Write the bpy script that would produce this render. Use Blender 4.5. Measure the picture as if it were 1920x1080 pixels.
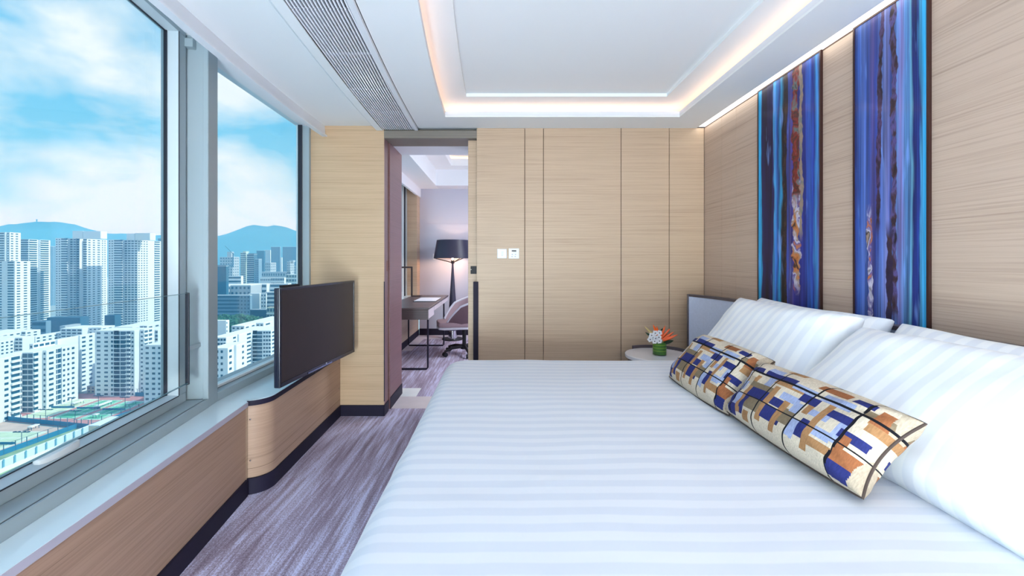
import bpy, bmesh, math, random
from mathutils import Vector, Matrix, noise as mnoise
random.seed(7)
S = bpy.context.scene
COL = S.collection
for o in list(bpy.data.objects): bpy.data.objects.remove(o, do_unlink=True)

# ------------------------------------------------------------------ camera
EYE = 1.306                      # eye height of the camera in metres
cd = bpy.data.cameras.new('camera'); cam = bpy.data.objects.new('camera', cd); COL.objects.link(cam)
cam.location = (0, 0, EYE); cam.rotation_euler = (math.pi/2, 0, 0)
cd.sensor_width = 36.0; cd.lens = 800/1920*36.0
cd.shift_x = (960-940)/1920; cd.shift_y = -(540-489)/1920
cd.clip_start = 0.05; cd.clip_end = 9000
S.camera = cam

# ------------------------------------------------------------------ exposure
S.view_settings.view_transform = 'Standard'; S.view_settings.look = 'None'
S.view_settings.gamma = 1.0; S.view_settings.use_curve_mapping = False
S.view_settings.exposure = 0.0
try:
    S.cycles.use_denoising = True; S.cycles.denoiser = 'OPENIMAGEDENOISE'
    S.cycles.max_bounces = 10; S.cycles.diffuse_bounces = 6; S.cycles.transparent_max_bounces = 12
    S.cycles.sample_clamp_indirect = 6.0; S.cycles.volume_bounces = 2
    S.cycles.caustics_reflective = False; S.cycles.caustics_refractive = False
except Exception: pass

def lin(r, g, b):
    def f(c):
        c /= 255.0
        return c/12.92 if c <= .04045 else ((c+.055)/1.055)**2.4
    return (f(r), f(g), f(b), 1.0)

# ------------------------------------------------------------------ world: blue summer sky with soft clouds
wd = bpy.data.worlds.new('sky'); S.world = wd; wd.use_nodes = True
wt = wd.node_tree; wt.nodes.clear()
def wn(t, **k):
    n = wt.nodes.new(t)
    for a, b in k.items(): setattr(n, a, b)
    return n
wtc = wn('ShaderNodeTexCoord'); wsx = wn('ShaderNodeSeparateXYZ'); wt.links.new(wtc.outputs['Generated'], wsx.inputs[0])
wr = wn('ShaderNodeValToRGB'); e = wr.color_ramp.elements
e[0].position = 0.0; e[0].color = (.36, .50, .58, 1); e[1].position = 1.0; e[1].color = (.07, .22, .44, 1)
for p, c in ((.10, (.24, .45, .56, 1)), (.28, (.125, .37, .535, 1)), (.6, (.09, .28, .48, 1))):
    q = e.new(p); q.color = c
wt.links.new(wsx.outputs['Z'], wr.inputs[0])
wmap = wn('ShaderNodeMapping'); wmap.inputs['Scale'].default_value = (1, 1, 1.8); wmap.inputs['Location'].default_value = (.1, .4, 1.72)
wt.links.new(wtc.outputs['Generated'], wmap.inputs[0])
wno = wn('ShaderNodeTexNoise'); wno.inputs['Scale'].default_value = 3.6; wno.inputs['Detail'].default_value = 9; wno.inputs['Roughness'].default_value = .52
wno.inputs['Distortion'].default_value = .35
wt.links.new(wmap.outputs[0], wno.inputs['Vector'])
wcr = wn('ShaderNodeValToRGB'); e = wcr.color_ramp.elements
e[0].position = .40; e[0].color = (0, 0, 0, 1); e[1].position = .60; e[1].color = (1, 1, 1, 1)
wbi = wn('ShaderNodeMapRange'); wbi.inputs[1].default_value = .06; wbi.inputs[2].default_value = .34; wbi.inputs[3].default_value = .085; wbi.inputs[4].default_value = -.075
wt.links.new(wsx.outputs['Z'], wbi.inputs[0])          # fair-weather clouds bank up towards the horizon
wad = wn('ShaderNodeMath', operation='ADD'); wt.links.new(wno.outputs['Fac'], wad.inputs[0]); wt.links.new(wbi.outputs[0], wad.inputs[1])
wt.links.new(wad.outputs[0], wcr.inputs[0])
wmx = wn('ShaderNodeMix', data_type='RGBA'); wt.links.new(wcr.outputs[0], wmx.inputs[0])
wt.links.new(wr.outputs[0], wmx.inputs[6]); wmx.inputs[7].default_value = (.68, .63, .605, 1)
wbg = wn('ShaderNodeBackground'); wbg.inputs['Strength'].default_value = 1.75
wt.links.new(wmx.outputs[2], wbg.inputs[0])
wo = wn('ShaderNodeOutputWorld'); wt.links.new(wbg.outputs[0], wo.inputs[0])

# ------------------------------------------------------------------ sun (comes over the building, never enters the room)
sd = bpy.data.lights.new('sun', 'SUN'); sd.energy = 4.8; sd.angle = math.radians(1.0); sd.color = (1, .96, .9)
sun = bpy.data.objects.new('sun', sd); COL.objects.link(sun); sun.location = (30, 10, 60)
sun.rotation_euler = Vector((-.80, -.12, -.62)).to_track_quat('-Z', 'Y').to_euler()

# ------------------------------------------------------------------ fill lights added without fixtures, unseen behind the camera and in the next room
def area(name, loc, size, power, color, rot=(0, 0, 0), sy=None):
    l = bpy.data.lights.new(name, 'AREA'); l.energy = power; l.color = color
    l.shape = 'RECTANGLE'; l.size = size; l.size_y = sy or size
    o = bpy.data.objects.new(name, l); COL.objects.link(o); o.location = loc; o.rotation_euler = rot
    return o
def bulb(name, loc, r, power, color):
    l = bpy.data.lights.new(name, 'POINT'); l.energy = power; l.color = color; l.shadow_soft_size = r
    o = bpy.data.objects.new(name, l); COL.objects.link(o); o.location = loc; return o
LC = (.80, .955, 1)
area('added_fill_rear_top', (.4, -2.9, 2.40), 1.6, 10, LC, (math.radians(20), 0, 0), 1.2)  # added fill from behind the camera, no real fixture
bulb('added_fill_rear_left', (-.3, -2.9, .78), .4, 215, LC)  # added point fill, unseen behind the camera
bulb('added_fill_rear_right', (.9, -3.2, .70), .4, 135, LC)  # added point fill towards the headboard side, unseen
bulb('added_fill_low_left', (-.62, -1.35, .36),   .28, 255, (.76, .96, 1))  # added low fill to lift the window-side ceiling
area('added_fill_office_top', (1.4, 5.7, 2.52), .6, 62, (.90, .95, 1), (0, math.radians(14), 0))  # added fill for the office, out of view
bulb('added_fill_office_mid', (1.3, 5.2, 1.5), .2, 52, (.90, .95, 1))  # second added office fill, unseen
COVE = 7.0      # emission strength of the warm cove strips
SLOT = 4.0      # emission strength of the slot light over the headboard wall

# =================================================================== helpers
class MB:
    def __init__(s): s.v = []; s.f = []; s.c = None
    def add(s, vs, fs):
        n = len(s.v); s.v += [tuple(p) for p in vs]; s.f += [tuple(i+n for i in f) for f in fs]; return s
    def hexa(s, p):
        return s.add(p, [(0, 3, 2, 1), (4, 5, 6, 7), (0, 1, 5, 4), (1, 2, 6, 5), (2, 3, 7, 6), (3, 0, 4, 7)])
    def box(s, x0, x1, y0, y1, z0, z1):
        return s.hexa([(x0, y0, z0), (x1, y0, z0), (x1, y1, z0), (x0, y1, z0), (x0, y0, z1), (x1, y0, z1), (x1, y1, z1), (x0, y1, z1)])
    def prism(s, poly, z0, z1):
        n = len(poly)
        vs = [(x, y, z0) for x, y in poly] + [(x, y, z1) for x, y in poly]
        fs = [tuple(range(n-1, -1, -1)), tuple(range(n, 2*n))] + [(i, (i+1) % n, n+(i+1) % n, n+i) for i in range(n)]
        return s.add(vs, fs)
    def lathe(s, prof, n=32, c=(0, 0, 0), cap0=True, cap1=True):
        vs = []; fs = []
        for r, z in prof:
            for k in range(n):
                a = 2*math.pi*k/n; vs.append((c[0]+r*math.cos(a), c[1]+r*math.sin(a), c[2]+z))
        m = len(prof)
        for j in range(m-1):
            for k in range(n):
                fs.append((j*n+k, j*n+(k+1) % n, (j+1)*n+(k+1) % n, (j+1)*n+k))
        if cap0: fs.append(tuple(range(n-1, -1, -1)))
        if cap1: fs.append(tuple((m-1)*n+k for k in range(n)))
        return s.add(vs, fs)
    def tube(s, pts, r, n=10, cap=True):
        pts = [Vector(p) for p in pts]; m = len(pts)
        rs = r if isinstance(r, (list, tuple)) else [r]*m
        vs = []; fs = []; up = Vector((0, 0, 1)); prev = None
        for i, p in enumerate(pts):
            t = (pts[min(i+1, m-1)]-pts[max(i-1, 0)]).normalized()
            if prev is None:
                a = t.cross(up)
                if a.length < 1e-3: a = t.cross(Vector((1, 0, 0)))
            else: a = prev - t*prev.dot(t)
            a.normalize(); prev = a; b = t.cross(a)
            for k in range(n):
                q = 2*math.pi*k/n; vs.append(p+(a*math.cos(q)+b*math.sin(q))*rs[i])
        for i in range(m-1):
            for k in range(n):
                fs.append((i*n+k, i*n+(k+1) % n, (i+1)*n+(k+1) % n, (i+1)*n+k))
        if cap: fs += [tuple(range(n-1, -1, -1)), tuple((m-1)*n+k for k in range(n))]
        return s.add(vs, fs)
    def sweep(s, xf, prof, ys):
        """closed profile [(dx, z)] carried along Y, its origin on the curve X = xf(Y)"""
        n = len(prof); m = len(ys)
        vs = [(xf(y)+dx, y, z) for y in ys for dx, z in prof]
        fs = [(i*n+k, i*n+(k+1) % n, (i+1)*n+(k+1) % n, (i+1)*n+k) for i in range(m-1) for k in range(n)]
        fs += [tuple(range(n-1, -1, -1)), tuple((m-1)*n+k for k in range(n))]
        return s.add(vs, fs)
    def band(s, xa, xb, ys, z0, z1):
        """slab between two curves"""
        m = len(ys)
        vs = []
        for y in ys: vs += [(xa(y), y, z0), (xb(y), y, z0), (xb(y), y, z1), (xa(y), y, z1)]
        fs = [(i*4+k, i*4+(k+1) % 4, (i+1)*4+(k+1) % 4, (i+1)*4+k) for i in range(m-1) for k in range(4)]
        fs += [(3, 2, 1, 0), tuple((m-1)*4+k for k in range(4))]
        return s.add(vs, fs)
    def fbox(s, F, s0, s1, d0, d1, z0, z1):
        o, u, n = F
        def P(a, d, z): return (o[0]+u[0]*a+n[0]*d, o[1]+u[1]*a+n[1]*d, z)
        return s.hexa([P(s0, d0, z0), P(s1, d0, z0), P(s1, d1, z0), P(s0, d1, z0), P(s0, d0, z1), P(s1, d0, z1), P(s1, d1, z1), P(s0, d1, z1)])
    def build(s, name, mat, parent=None, smooth=False, bevel=0, seg=2, local=False, angle=40, kind=None, label=None):
        me = bpy.data.meshes.new(name)
        off = Vector((0, 0, 0))
        if parent is not None and not local:
            q = parent
            while q is not None: off += Vector(q.location); q = q.parent
        me.from_pydata([(p[0]-off.x, p[1]-off.y, p[2]-off.z) for p in s.v], [], s.f)
        bm = bmesh.new(); bm.from_mesh(me)
        bmesh.ops.recalc_face_normals(bm, faces=bm.faces)
        if bevel:
            ed = [e for e in bm.edges if len(e.link_faces) == 2 and e.calc_face_angle(0) > .6]
            bmesh.ops.bevel(bm, geom=ed, offset=bevel, segments=seg, profile=.5, affect='EDGES', clamp_overlap=True)
        bm.to_mesh(me); bm.free()
        if smooth:
            me.shade_smooth()
            try: me.set_sharp_from_angle(angle=math.radians(angle))
            except Exception: pass
        me.materials.append(mat)
        o = bpy.data.objects.new(name, me); COL.objects.link(o)
        if parent is not None: o.parent = parent
        if kind: o['kind'] = kind
        if label: o['label'] = label
        return o

def tag(o, label=None, cat=None, group=None, kind=None):
    if label: o['label'] = label
    if cat: o['category'] = cat
    if group: o['group'] = group
    if kind: o['kind'] = kind
    return o
def thing(name, label, cat, loc=(0, 0, 0), rz=0, group=None):
    o = bpy.data.objects.new(name, None); COL.objects.link(o); o.empty_display_size = .1
    o.location = loc; o.rotation_euler = (0, 0, rz)
    return tag(o, label, cat, group)
def struct(name, loc=(0, 0, 0)):
    o = bpy.data.objects.new(name, None); COL.objects.link(o); o.location = loc; o.empty_display_size = .1
    o['kind'] = 'structure'; return o
def copy_part(src, parent, loc=None, rot=None, scale=None):
    c = src.copy(); COL.objects.link(c); c.parent = parent
    if loc is not None: c.location = loc
    if rot is not None: c.rotation_euler = rot
    if scale is not None: c.scale = scale
    return c

# =================================================================== materials
def new_mat(name):
    m = bpy.data.materials.new(name); m.use_nodes = True
    nt = m.node_tree; return m, nt, nt.nodes['Principled BSDF']
def M(name, col, rough=.5, metal=0.0, spec=.5, coat=0.0, bump=None, var=None):
    m, nt, b = new_mat(name)
    b.inputs['Base Color'].default_value = col; b.inputs['Roughness'].default_value = rough
    b.inputs['Metallic'].default_value = metal; b.inputs['Specular IOR Level'].default_value = spec
    b.inputs['Coat Weight'].default_value = coat
    if var or bump:
        g = nt.nodes.new('ShaderNodeNewGeometry')
        n = nt.nodes.new('ShaderNodeTexNoise'); n.inputs['Scale'].default_value = (var or bump)[0]; n.inputs['Detail'].default_value = 5
        nt.links.new(g.outputs['Position'], n.inputs['Vector'])
        if var:
            mr = nt.nodes.new('ShaderNodeMapRange'); mr.inputs[1].default_value = .3; mr.inputs[2].default_value = .7
            mr.inputs[3].default_value = 1-var[1]; mr.inputs[4].default_value = 1+var[1]
            nt.links.new(n.outputs['Fac'], mr.inputs[0])
            x = nt.nodes.new('ShaderNodeMix'); x.data_type = 'RGBA'; x.blend_type = 'MULTIPLY'; x.inputs[0].default_value = 1
            x.inputs[6].default_value = col; nt.links.new(mr.outputs[0], x.inputs[7])
            nt.links.new(x.outputs[2], b.inputs['Base Color'])
        if bump:
            bp = nt.nodes.new('ShaderNodeBump'); bp.inputs['Strength'].default_value = bump[1]; bp.inputs['Distance'].default_value = .002
            nt.links.new(n.outputs['Fac'], bp.inputs['Height']); nt.links.new(bp.outputs[0], b.inputs['Normal'])
    return m
def emit(name, col, strength):
    m = bpy.data.materials.new(name); m.use_nodes = True; nt = m.node_tree; nt.nodes.clear()
    e = nt.nodes.new('ShaderNodeEmission'); e.inputs[0].default_value = col; e.inputs[1].default_value = strength
    o = nt.nodes.new('ShaderNodeOutputMaterial'); nt.links.new(e.outputs[0], o.inputs[0]); return m
def ramp(nt, stops, fac=None, interp='LINEAR'):
    r = nt.nodes.new('ShaderNodeValToRGB'); cr = r.color_ramp; cr.interpolation = interp
    el = cr.elements
    el[0].position, el[0].color = stops[0]; el[1].position, el[1].color = stops[-1]
    for p, c in stops[1:-1]:
        q = el.new(p); q.color = c
    if fac is not None: nt.links.new(fac, r.inputs[0])
    return r
def wood(name, light, dark, rough=.45, zf=1.0):
    """straight-grained veneer, the grain running level along the wall"""
    m, nt, b = new_mat(name)
    g = nt.nodes.new('ShaderNodeNewGeometry')
    def nz(scale, detail, vec, dist=0):
        mp = nt.nodes.new('ShaderNodeMapping'); mp.inputs['Scale'].default_value = vec
        nt.links.new(g.outputs['Position'], mp.inputs[0])
        n = nt.nodes.new('ShaderNodeTexNoise'); n.inputs['Scale'].default_value = scale; n.inputs['Detail'].default_value = detail
        n.inputs['Roughness'].default_value = .6; n.inputs['Distortion'].default_value = dist
        nt.links.new(mp.outputs[0], n.inputs['Vector']); return n.outputs['Fac']
    a = nz(1, 7, (1.1, 1.1, 130*zf), .2); c = nz(1, 4, (5, 5, 420*zf)); d = nz(1, 3, (.8, .8, 18*zf))
    mx = nt.nodes.new('ShaderNodeMath'); mx.operation = 'MULTIPLY_ADD'; mx.inputs[1].default_value = .45
    nt.links.new(c, mx.inputs[0]); nt.links.new(a, mx.inputs[2])
    m2 = nt.nodes.new('ShaderNodeMath'); m2.operation = 'MULTIPLY_ADD'; m2.inputs[1].default_value = .35
    nt.links.new(d, m2.inputs[0]); nt.links.new(mx.outputs[0], m2.inputs[2])
    mid = tuple(.38*x+.62*y for x, y in zip(dark, light))
    r = ramp(nt, [(.56, dark), (.74, mid), (.98, light), (1, light)], m2.outputs[0])
    nt.links.new(r.outputs[0], b.inputs['Base Color']); b.inputs['Roughness'].default_value = rough
    bp = nt.nodes.new('ShaderNodeBump'); bp.inputs['Strength'].default_value = .12; bp.inputs['Distance'].default_value = .001
    nt.links.new(mx.outputs[0], bp.inputs['Height']); nt.links.new(bp.outputs[0], b.inputs['Normal'])
    return m
def glass(name, tint, refl=.06):
    m = bpy.data.materials.new(name); m.use_nodes = True; nt = m.node_tree; nt.nodes.clear()
    t = nt.nodes.new('ShaderNodeBsdfTransparent'); t.inputs[0].default_value = tint
    g = nt.nodes.new('ShaderNodeBsdfGlossy'); g.inputs['Roughness'].default_value = .01
    f = nt.nodes.new('ShaderNodeLayerWeight'); f.inputs[0].default_value = .5
    pw = nt.nodes.new('ShaderNodeMath'); pw.operation = 'POWER'; pw.inputs[1].default_value = 5
    ma = nt.nodes.new('ShaderNodeMath'); ma.operation = 'MULTIPLY_ADD'; ma.inputs[1].default_value = .7; ma.inputs[2].default_value = refl*.5
    nt.links.new(f.outputs['Facing'], pw.inputs[0]); nt.links.new(pw.outputs[0], ma.inputs[0])
    mx = nt.nodes.new('ShaderNodeMixShader'); o = nt.nodes.new('ShaderNodeOutputMaterial')
    nt.links.new(ma.outputs[0], mx.inputs[0]); nt.links.new(t.outputs[0], mx.inputs[1]); nt.links.new(g.outputs[0], mx.inputs[2])
    nt.links.new(mx.outputs[0], o.inputs[0]); return m
def stripes(name, a, b_, pitch, axis, coord='pos', rough=.55):
    """white satin-stripe linen"""
    m, nt, b = new_mat(name)
    if coord == 'pos':
        g = nt.nodes.new('ShaderNodeNewGeometry'); src = g.outputs['Position']
    else:
        g = nt.nodes.new('ShaderNodeTexCoord'); src = g.outputs['Object']
    sx = nt.nodes.new('ShaderNodeSeparateXYZ'); nt.links.new(src, sx.inputs[0])
    w = nt.nodes.new('ShaderNodeTexNoise'); w.inputs['Scale'].default_value = 3; nt.links.new(src, w.inputs['Vector'])
    ad = nt.nodes.new('ShaderNodeMath'); ad.operation = 'MULTIPLY_ADD'; ad.inputs[1].default_value = .022
    nt.links.new(w.outputs['Fac'], ad.inputs[0]); nt.links.new(sx.outputs[axis], ad.inputs[2])
    mu = nt.nodes.new('ShaderNodeMath'); mu.operation = 'MULTIPLY'; mu.inputs[1].default_value = 2*math.pi/pitch
    nt.links.new(ad.outputs[0], mu.inputs[0])
    si = nt.nodes.new('ShaderNodeMath'); si.operation = 'SINE'; nt.links.new(mu.outputs[0], si.inputs[0])
    mr = nt.nodes.new('ShaderNodeMapRange'); mr.inputs[1].default_value = -.25; mr.inputs[2].default_value = .25
    nt.links.new(si.outputs[0], mr.inputs[0])
    x = nt.nodes.new('ShaderNodeMix'); x.data_type = 'RGBA'; nt.links.new(mr.outputs[0], x.inputs[0])
    x.inputs[6].default_value = a; x.inputs[7].default_value = b_
    nt.links.new(x.outputs[2], b.inputs['Base Color'])
    b.inputs['Roughness'].default_value = rough; b.inputs['Sheen Weight'].default_value = .15
    n2 = nt.nodes.new('ShaderNodeTexNoise'); n2.inputs['Scale'].default_value = 14; n2.inputs['Detail'].default_value = 4
    nt.links.new(src, n2.inputs['Vector'])
    bp = nt.nodes.new('ShaderNodeBump'); bp.inputs['Strength'].default_value = .12; bp.inputs['Distance'].default_value = .01
    nt.links.new(n2.outputs['Fac'], bp.inputs['Height']); nt.links.new(bp.outputs[0], b.inputs['Normal'])
    return m
def carpet(name):
    m, nt, b = new_mat(name)
    g = nt.nodes.new('ShaderNodeNewGeometry')
    def nz(vec, detail, dist=0):
        mp = nt.nodes.new('ShaderNodeMapping'); mp.inputs['Scale'].default_value = vec
        nt.links.new(g.outputs['Position'], mp.inputs[0])
        n = nt.nodes.new('ShaderNodeTexNoise'); n.inputs['Scale'].default_value = 1; n.inputs['Detail'].default_value = detail
        n.inputs['Roughness'].default_value = .65; n.inputs['Distortion'].default_value = dist
        nt.links.new(mp.outputs[0], n.inputs['Vector']); return n.outputs['Fac']
    a = nz((34, 1.9, 1), 8, .5); c = nz((170, 120, 1), 3); d = nz((6, .5, 1), 2)
    m1 = nt.nodes.new('ShaderNodeMath'); m1.operation = 'MULTIPLY_ADD'; m1.inputs[1].default_value = .8
    nt.links.new(c, m1.inputs[0]); nt.links.new(a, m1.inputs[2])
    m2 = nt.nodes.new('ShaderNodeMath'); m2.operation = 'MULTIPLY_ADD'; m2.inputs[1].default_value = .5
    nt.links.new(d, m2.inputs[0]); nt.links.new(m1.outputs[0], m2.inputs[2])
    r = ramp(nt, [(.76, lin(92, 78, 96)), (.96, lin(122, 104, 124)), (1.0, lin(128, 110, 132)), (1.0, lin(128, 110, 132))], None)
    # light lavender streaks over a plum-grey pile
    mr = nt.nodes.new('ShaderNodeMapRange'); mr.inputs[1].default_value = .82; mr.inputs[2].default_value = 1.46
    nt.links.new(m2.outputs[0], mr.inputs[0])
    nt.nodes.remove(r)
    r = ramp(nt, [(0, lin(112, 100, 112)), (.34, lin(150, 135, 152)), (.52, lin(170, 158, 180)), (.74, lin(206, 203, 232)), (1, lin(226, 226, 248))], mr.outputs[0])
    nt.links.new(r.outputs[0], b.inputs['Base Color']); b.inputs['Roughness'].default_value = .95
    b.inputs['Specular IOR Level'].default_value = .1
    bp = nt.nodes.new('ShaderNodeBump'); bp.inputs['Strength'].default_value = .5; bp.inputs['Distance'].default_value = .004
    nt.links.new(c, bp.inputs['Height']); nt.links.new(bp.outputs[0], b.inputs['Normal'])
    return m

WHITE = M('white_paint', lin(232, 234, 240), .6, spec=.3)
CEIL = M('ceiling_paint', lin(240, 243, 245), .7, spec=.2)
OAK = wood('light_oak_veneer', lin(196, 170, 144), lin(152, 124, 101))
OAK_R = wood('light_oak_veneer_right', lin(190, 168, 151), lin(143, 119, 103))
OAK_C = wood('warm_lit_oak_veneer', lin(206, 175, 141), lin(161, 128, 98))  # the column's warmer light is put into this oak tone
OAK_A = wood('shaded_oak_veneer', lin(178, 146, 124), lin(130, 100, 82))  # oak darkened in colour for the dim light below the sill
MAUVE = wood('mauve_shaded_veneer', lin(124, 88, 90), lin(96, 64, 68), .4)  # the reveal's pinkish shade is put into the veneer colour
LINTEL = wood('grey_brown_veneer', lin(132, 124, 115), lin(104, 97, 90), .4)
DKWOOD = wood('dark_brown_veneer', lin(86, 76, 82), lin(48, 42, 50), .35)
GAP = M('dark_joint', lin(95, 72, 55), .8)
NAVY = M('dark_navy_skirting', lin(34, 29, 48), .6, spec=.2)
BLACK = M('black_metal', lin(28, 26, 34), .5, spec=.3)
RUBBER = M('black_gasket', lin(20, 24, 40), .5)
ALU = M('grey_aluminium', lin(158, 172, 178), .4, spec=.4)
ALUW = M('white_aluminium', lin(200, 212, 218), .35, spec=.5)
SILL = M('white_stone_sill', lin(224, 240, 246), .18, spec=.5)
FASC = M('grey_sill_fascia', lin(186, 182, 196), .4)
CHROME = M('chrome', lin(210, 210, 215), .12, metal=1)
CARPET = carpet('plum_grey_carpet')
STONE = M('pale_stone', lin(214, 204, 206), .35, var=(5, .08))
STONE2 = M('white_stone', lin(238, 240, 240), .3, var=(5, .05))
PANE = glass('tinted_window_glass', (.885, .975, 1.0, 1))
CLEAR = glass('clear_guard_glass', (.965, .99, .995, 1), .03)
GREY_FAB = M('grey_blue_upholstery', lin(198, 206, 228), .8, var=(60, .04), bump=(400, .3))
LINEN = stripes('striped_white_linen', lin(229, 232, 239), lin(218, 223, 233), .066, 'Y')
PILLOW = stripes('striped_pillow_linen', lin(244, 247, 250), lin(231, 236, 244), .062, 'X', 'obj')
SLATM = M('white_slat', lin(240, 240, 248), .4)
SLATD = M('dark_plenum', lin(16, 16, 24), .9, spec=.1)
WARM = emit('warm_led', (1.0, .56, .33, 1), COVE)
SLOTM = emit('slot_led', (1.0, .95, .86, 1), SLOT)

# =================================================================== the room shell
YS = [3.6-.1*i for i in range(0, 52)]            # stations down the length of the room
def curve(x36, a, b): return lambda y: x36 + a*(3.6-y) + b*(3.6-y)**2
ZC = 2.425                                       # main ceiling
X_LIP = curve(-1.469, -.0125, .0315)
X_GRL = curve(-1.0, .0117, .018)
X_GRR = curve(-.731, .004, .021)
X_COVE = curve(-.437, -.004, .027)
X_TRAY = curve(-.262, -.008, .018)
def XOUT(y):                                    # outer line of the facade
    return -1.56-.13+.16*(2.27-y) if y < 2.33 else -1.695-.02*(y-2.33)
def X_SILL(y):                                   # front edge of the sill, slightly kinked like the facade
    return -1.407 + .121*(2.369-y) if y < 2.369 else -1.407 - .03*(y-2.369)
XR = 1.712

# floor
f = struct('floor')
MB().box(-2.2, 1.9, -4.6, 3.774, -.12, 0).build('bedroom_carpet', CARPET, f)
MB().prism([(-.82, 4.105), (1.9, 4.105), (1.9, 7.7), (-2.2, 7.7), (-2.2, 4.372), (-.82, 4.372)], -.12, 0).build('office_carpet', CARPET, f)
MB().box(-1.2, .6, 3.774, 4.105, -.12, .001).build('stone_threshold', STONE, f)
MB().box(-2.2, -.82, 4.105, 4.372, -.12, .0015).build('stone_tile', STONE2, f)
MB().prism([(-1.46, 7.12), (1.9, 7.12), (1.9, 7.5), (-1.46, 7.5)], 0, .002).build('carpet_border', M('pale_border', lin(196, 186, 196), .9), f)
MB().prism([(-1.46, 6.2), (-1.30, 6.2), (-1.30, 7.12), (-1.46, 7.12)], 0, .002).build('carpet_border', bpy.data.materials['pale_border'], f)

# right wall with two fine seams
w = struct('wall_right')
MB().box(XR+.004, 1.9, -4.6, 3.75, -.12, 2.42).build('wall_core', M('pale_seam', lin(205, 184, 164), .7), w)
MB().box(XR+.012, 1.9, -4.6, 3.75, 2.42, 2.75).build('wall_core', WHITE, w)
ysm = [3.6, XR*800/(1353-940), XR*800/(1380-940), -4.6]
for a, b in zip(ysm[:-1], ysm[1:]):
    MB().box(XR, XR+.012, b+.0014, a-.0014, 0, 2.431).build('wood_panel', OAK_R, w)
MB().box(XR+.002, XR+.012, -4.6, 3.6, 2.431, 2.56).build('plaster_strip', WHITE, w)
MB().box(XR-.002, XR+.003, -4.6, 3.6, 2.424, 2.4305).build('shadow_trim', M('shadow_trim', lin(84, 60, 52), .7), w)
# rear wall behind the camera
w = struct('wall_rear'); PLAS = M('rear_wall_paint', lin(222, 218, 216), .7)
MB().box(-1.3, 1.9, -4.75, -4.6, -.12, 2.75).build('plaster', PLAS, w)
w = struct('wall_left_rear'); MB().box(-1.1, -.95, -4.6, -1.58, -.12, 2.75).build('plaster', PLAS, w)

# back wall: six veneer panels with recessed joints
w = struct('wall_back')
px = lambda x, Y=3.6: (x-940)*Y/800
xs = [px(893.6)-.0015, px(984), px(1019), px(1164.5), px(1255), XR]
MB().box(-.2, 1.9, 3.612, 3.636, 0, ZC).build('wall_core', GAP, w)
MB().box(.62, 1.9, 3.636, 4.105, 0, 2.75).build('wall_core', GAP, w)
MB().box(-.2, 1.9, 3.72, 4.105, 0, 2.75).build('wall_core', OAK, w)
for a, b in zip(xs[:-1], xs[1:]):
    MB().box(a+.0025, b-.0025, 3.6, 3.616, 0, ZC).build('wood_panel', OAK, w, bevel=.001, seg=1)
MB().box(XR-.9, XR, 3.590, 3.6, 0, .09).build('skirting', NAVY, w)
MB().box(xs[0]+.03, XR-.9, 3.590, 3.6, 0, .09).build('skirting', NAVY, w)

# sliding door leaf in its pocket, lock plate and pull bar
d = struct('door_1', (-.2, 3.66, 0))
MB().box(-.2836, .55, 3.646, 3.69, .012, 2.335).build('door_leaf', OAK, d, bevel=.002)
MB().box(px(882.5, 3.644), px(894.5, 3.644), 3.636, 3.648, EYE-(513.5-489)*3.65/800, EYE-(499-489)*3.65/800).build('lock_plate', BLACK, d, bevel=.002)
MB().box(px(887.5, 3.60), px(897, 3.60), 3.588, 3.60, EYE-(671-489)*.0045-.25, EYE-(528-489)*.0045).build('pull_bar', NAVY, d, bevel=.002)
MB().lathe([(.008, 0), (.008, .006)], 16, (0, 0, 0)).build('keyhole', CHROME, d, local=True).location = (-.057, -.03, EYE-(506-489)*3.65/800)

# column left of the doorway
w = struct('wall_column')
MB().box(-1.70, -.998, 3.614, 4.2, -.1, 2.75).build('column_core', OAK_C, w)
MB().box(-1.66, -.99, 3.6, 3.614, 0, 2.445).build('front_panel', OAK_C, w)
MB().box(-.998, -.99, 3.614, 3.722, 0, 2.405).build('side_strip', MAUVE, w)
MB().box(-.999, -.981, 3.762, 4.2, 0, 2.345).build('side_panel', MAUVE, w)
MB().box(-.991, -.986, 3.597, 3.606, .12, EYE-(528-489)*.0045).build('pull_channel', NAVY, w)
MB().box(-.992, -.986, 3.69, 3.712, EYE-.02*4.5-.0, EYE+.0).build('strike_plate', M('bronze_plate', lin(120, 80, 70), .4, metal=.5), w)
b = struct('baseboard_column')
MB().box(-1.36, -.986, 3.588, 3.6, 0, .09).build('baseboard', NAVY, b)
MB().box(-.99, -.982, 3.588, 3.722, 0, .09).build('baseboard', NAVY, b)
MB().box(-.981, -.974, 3.762, 4.2, 0, .10).build('baseboard', NAVY, b)

# door head: veneered lintel, dark track, white soffit beyond
t = struct('trim_1')
MB().box(-.99, px(894.2), 3.6, 3.611, 2.341, 2.405).build('lintel_face', LINTEL, t)
MB().box(-.99, px(892), 3.611, 3.672, 2.341, 2.405).build('lintel', LINTEL, t)
MB().box(-.99, -.2, 3.672, 3.684, 2.346, 2.42).build('door_track', BLACK, t)
MB().box(-.999, -.2, 3.684, 3.88, 2.347, 2.45).build('lintel', LINTEL, t)
MB().box(-.999, .6, 3.88, 4.2, 2.347, 2.9).build('white_soffit', WHITE, t)
MB().box(-1.1, 1.9, 3.6, 3.88, 2.44, 2.9).build('header_block', WHITE, t)

# ------------------------------------------------ ceiling
c = struct('ceiling')
Yn = -1.6
YSC = YS + [Yn]
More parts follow.
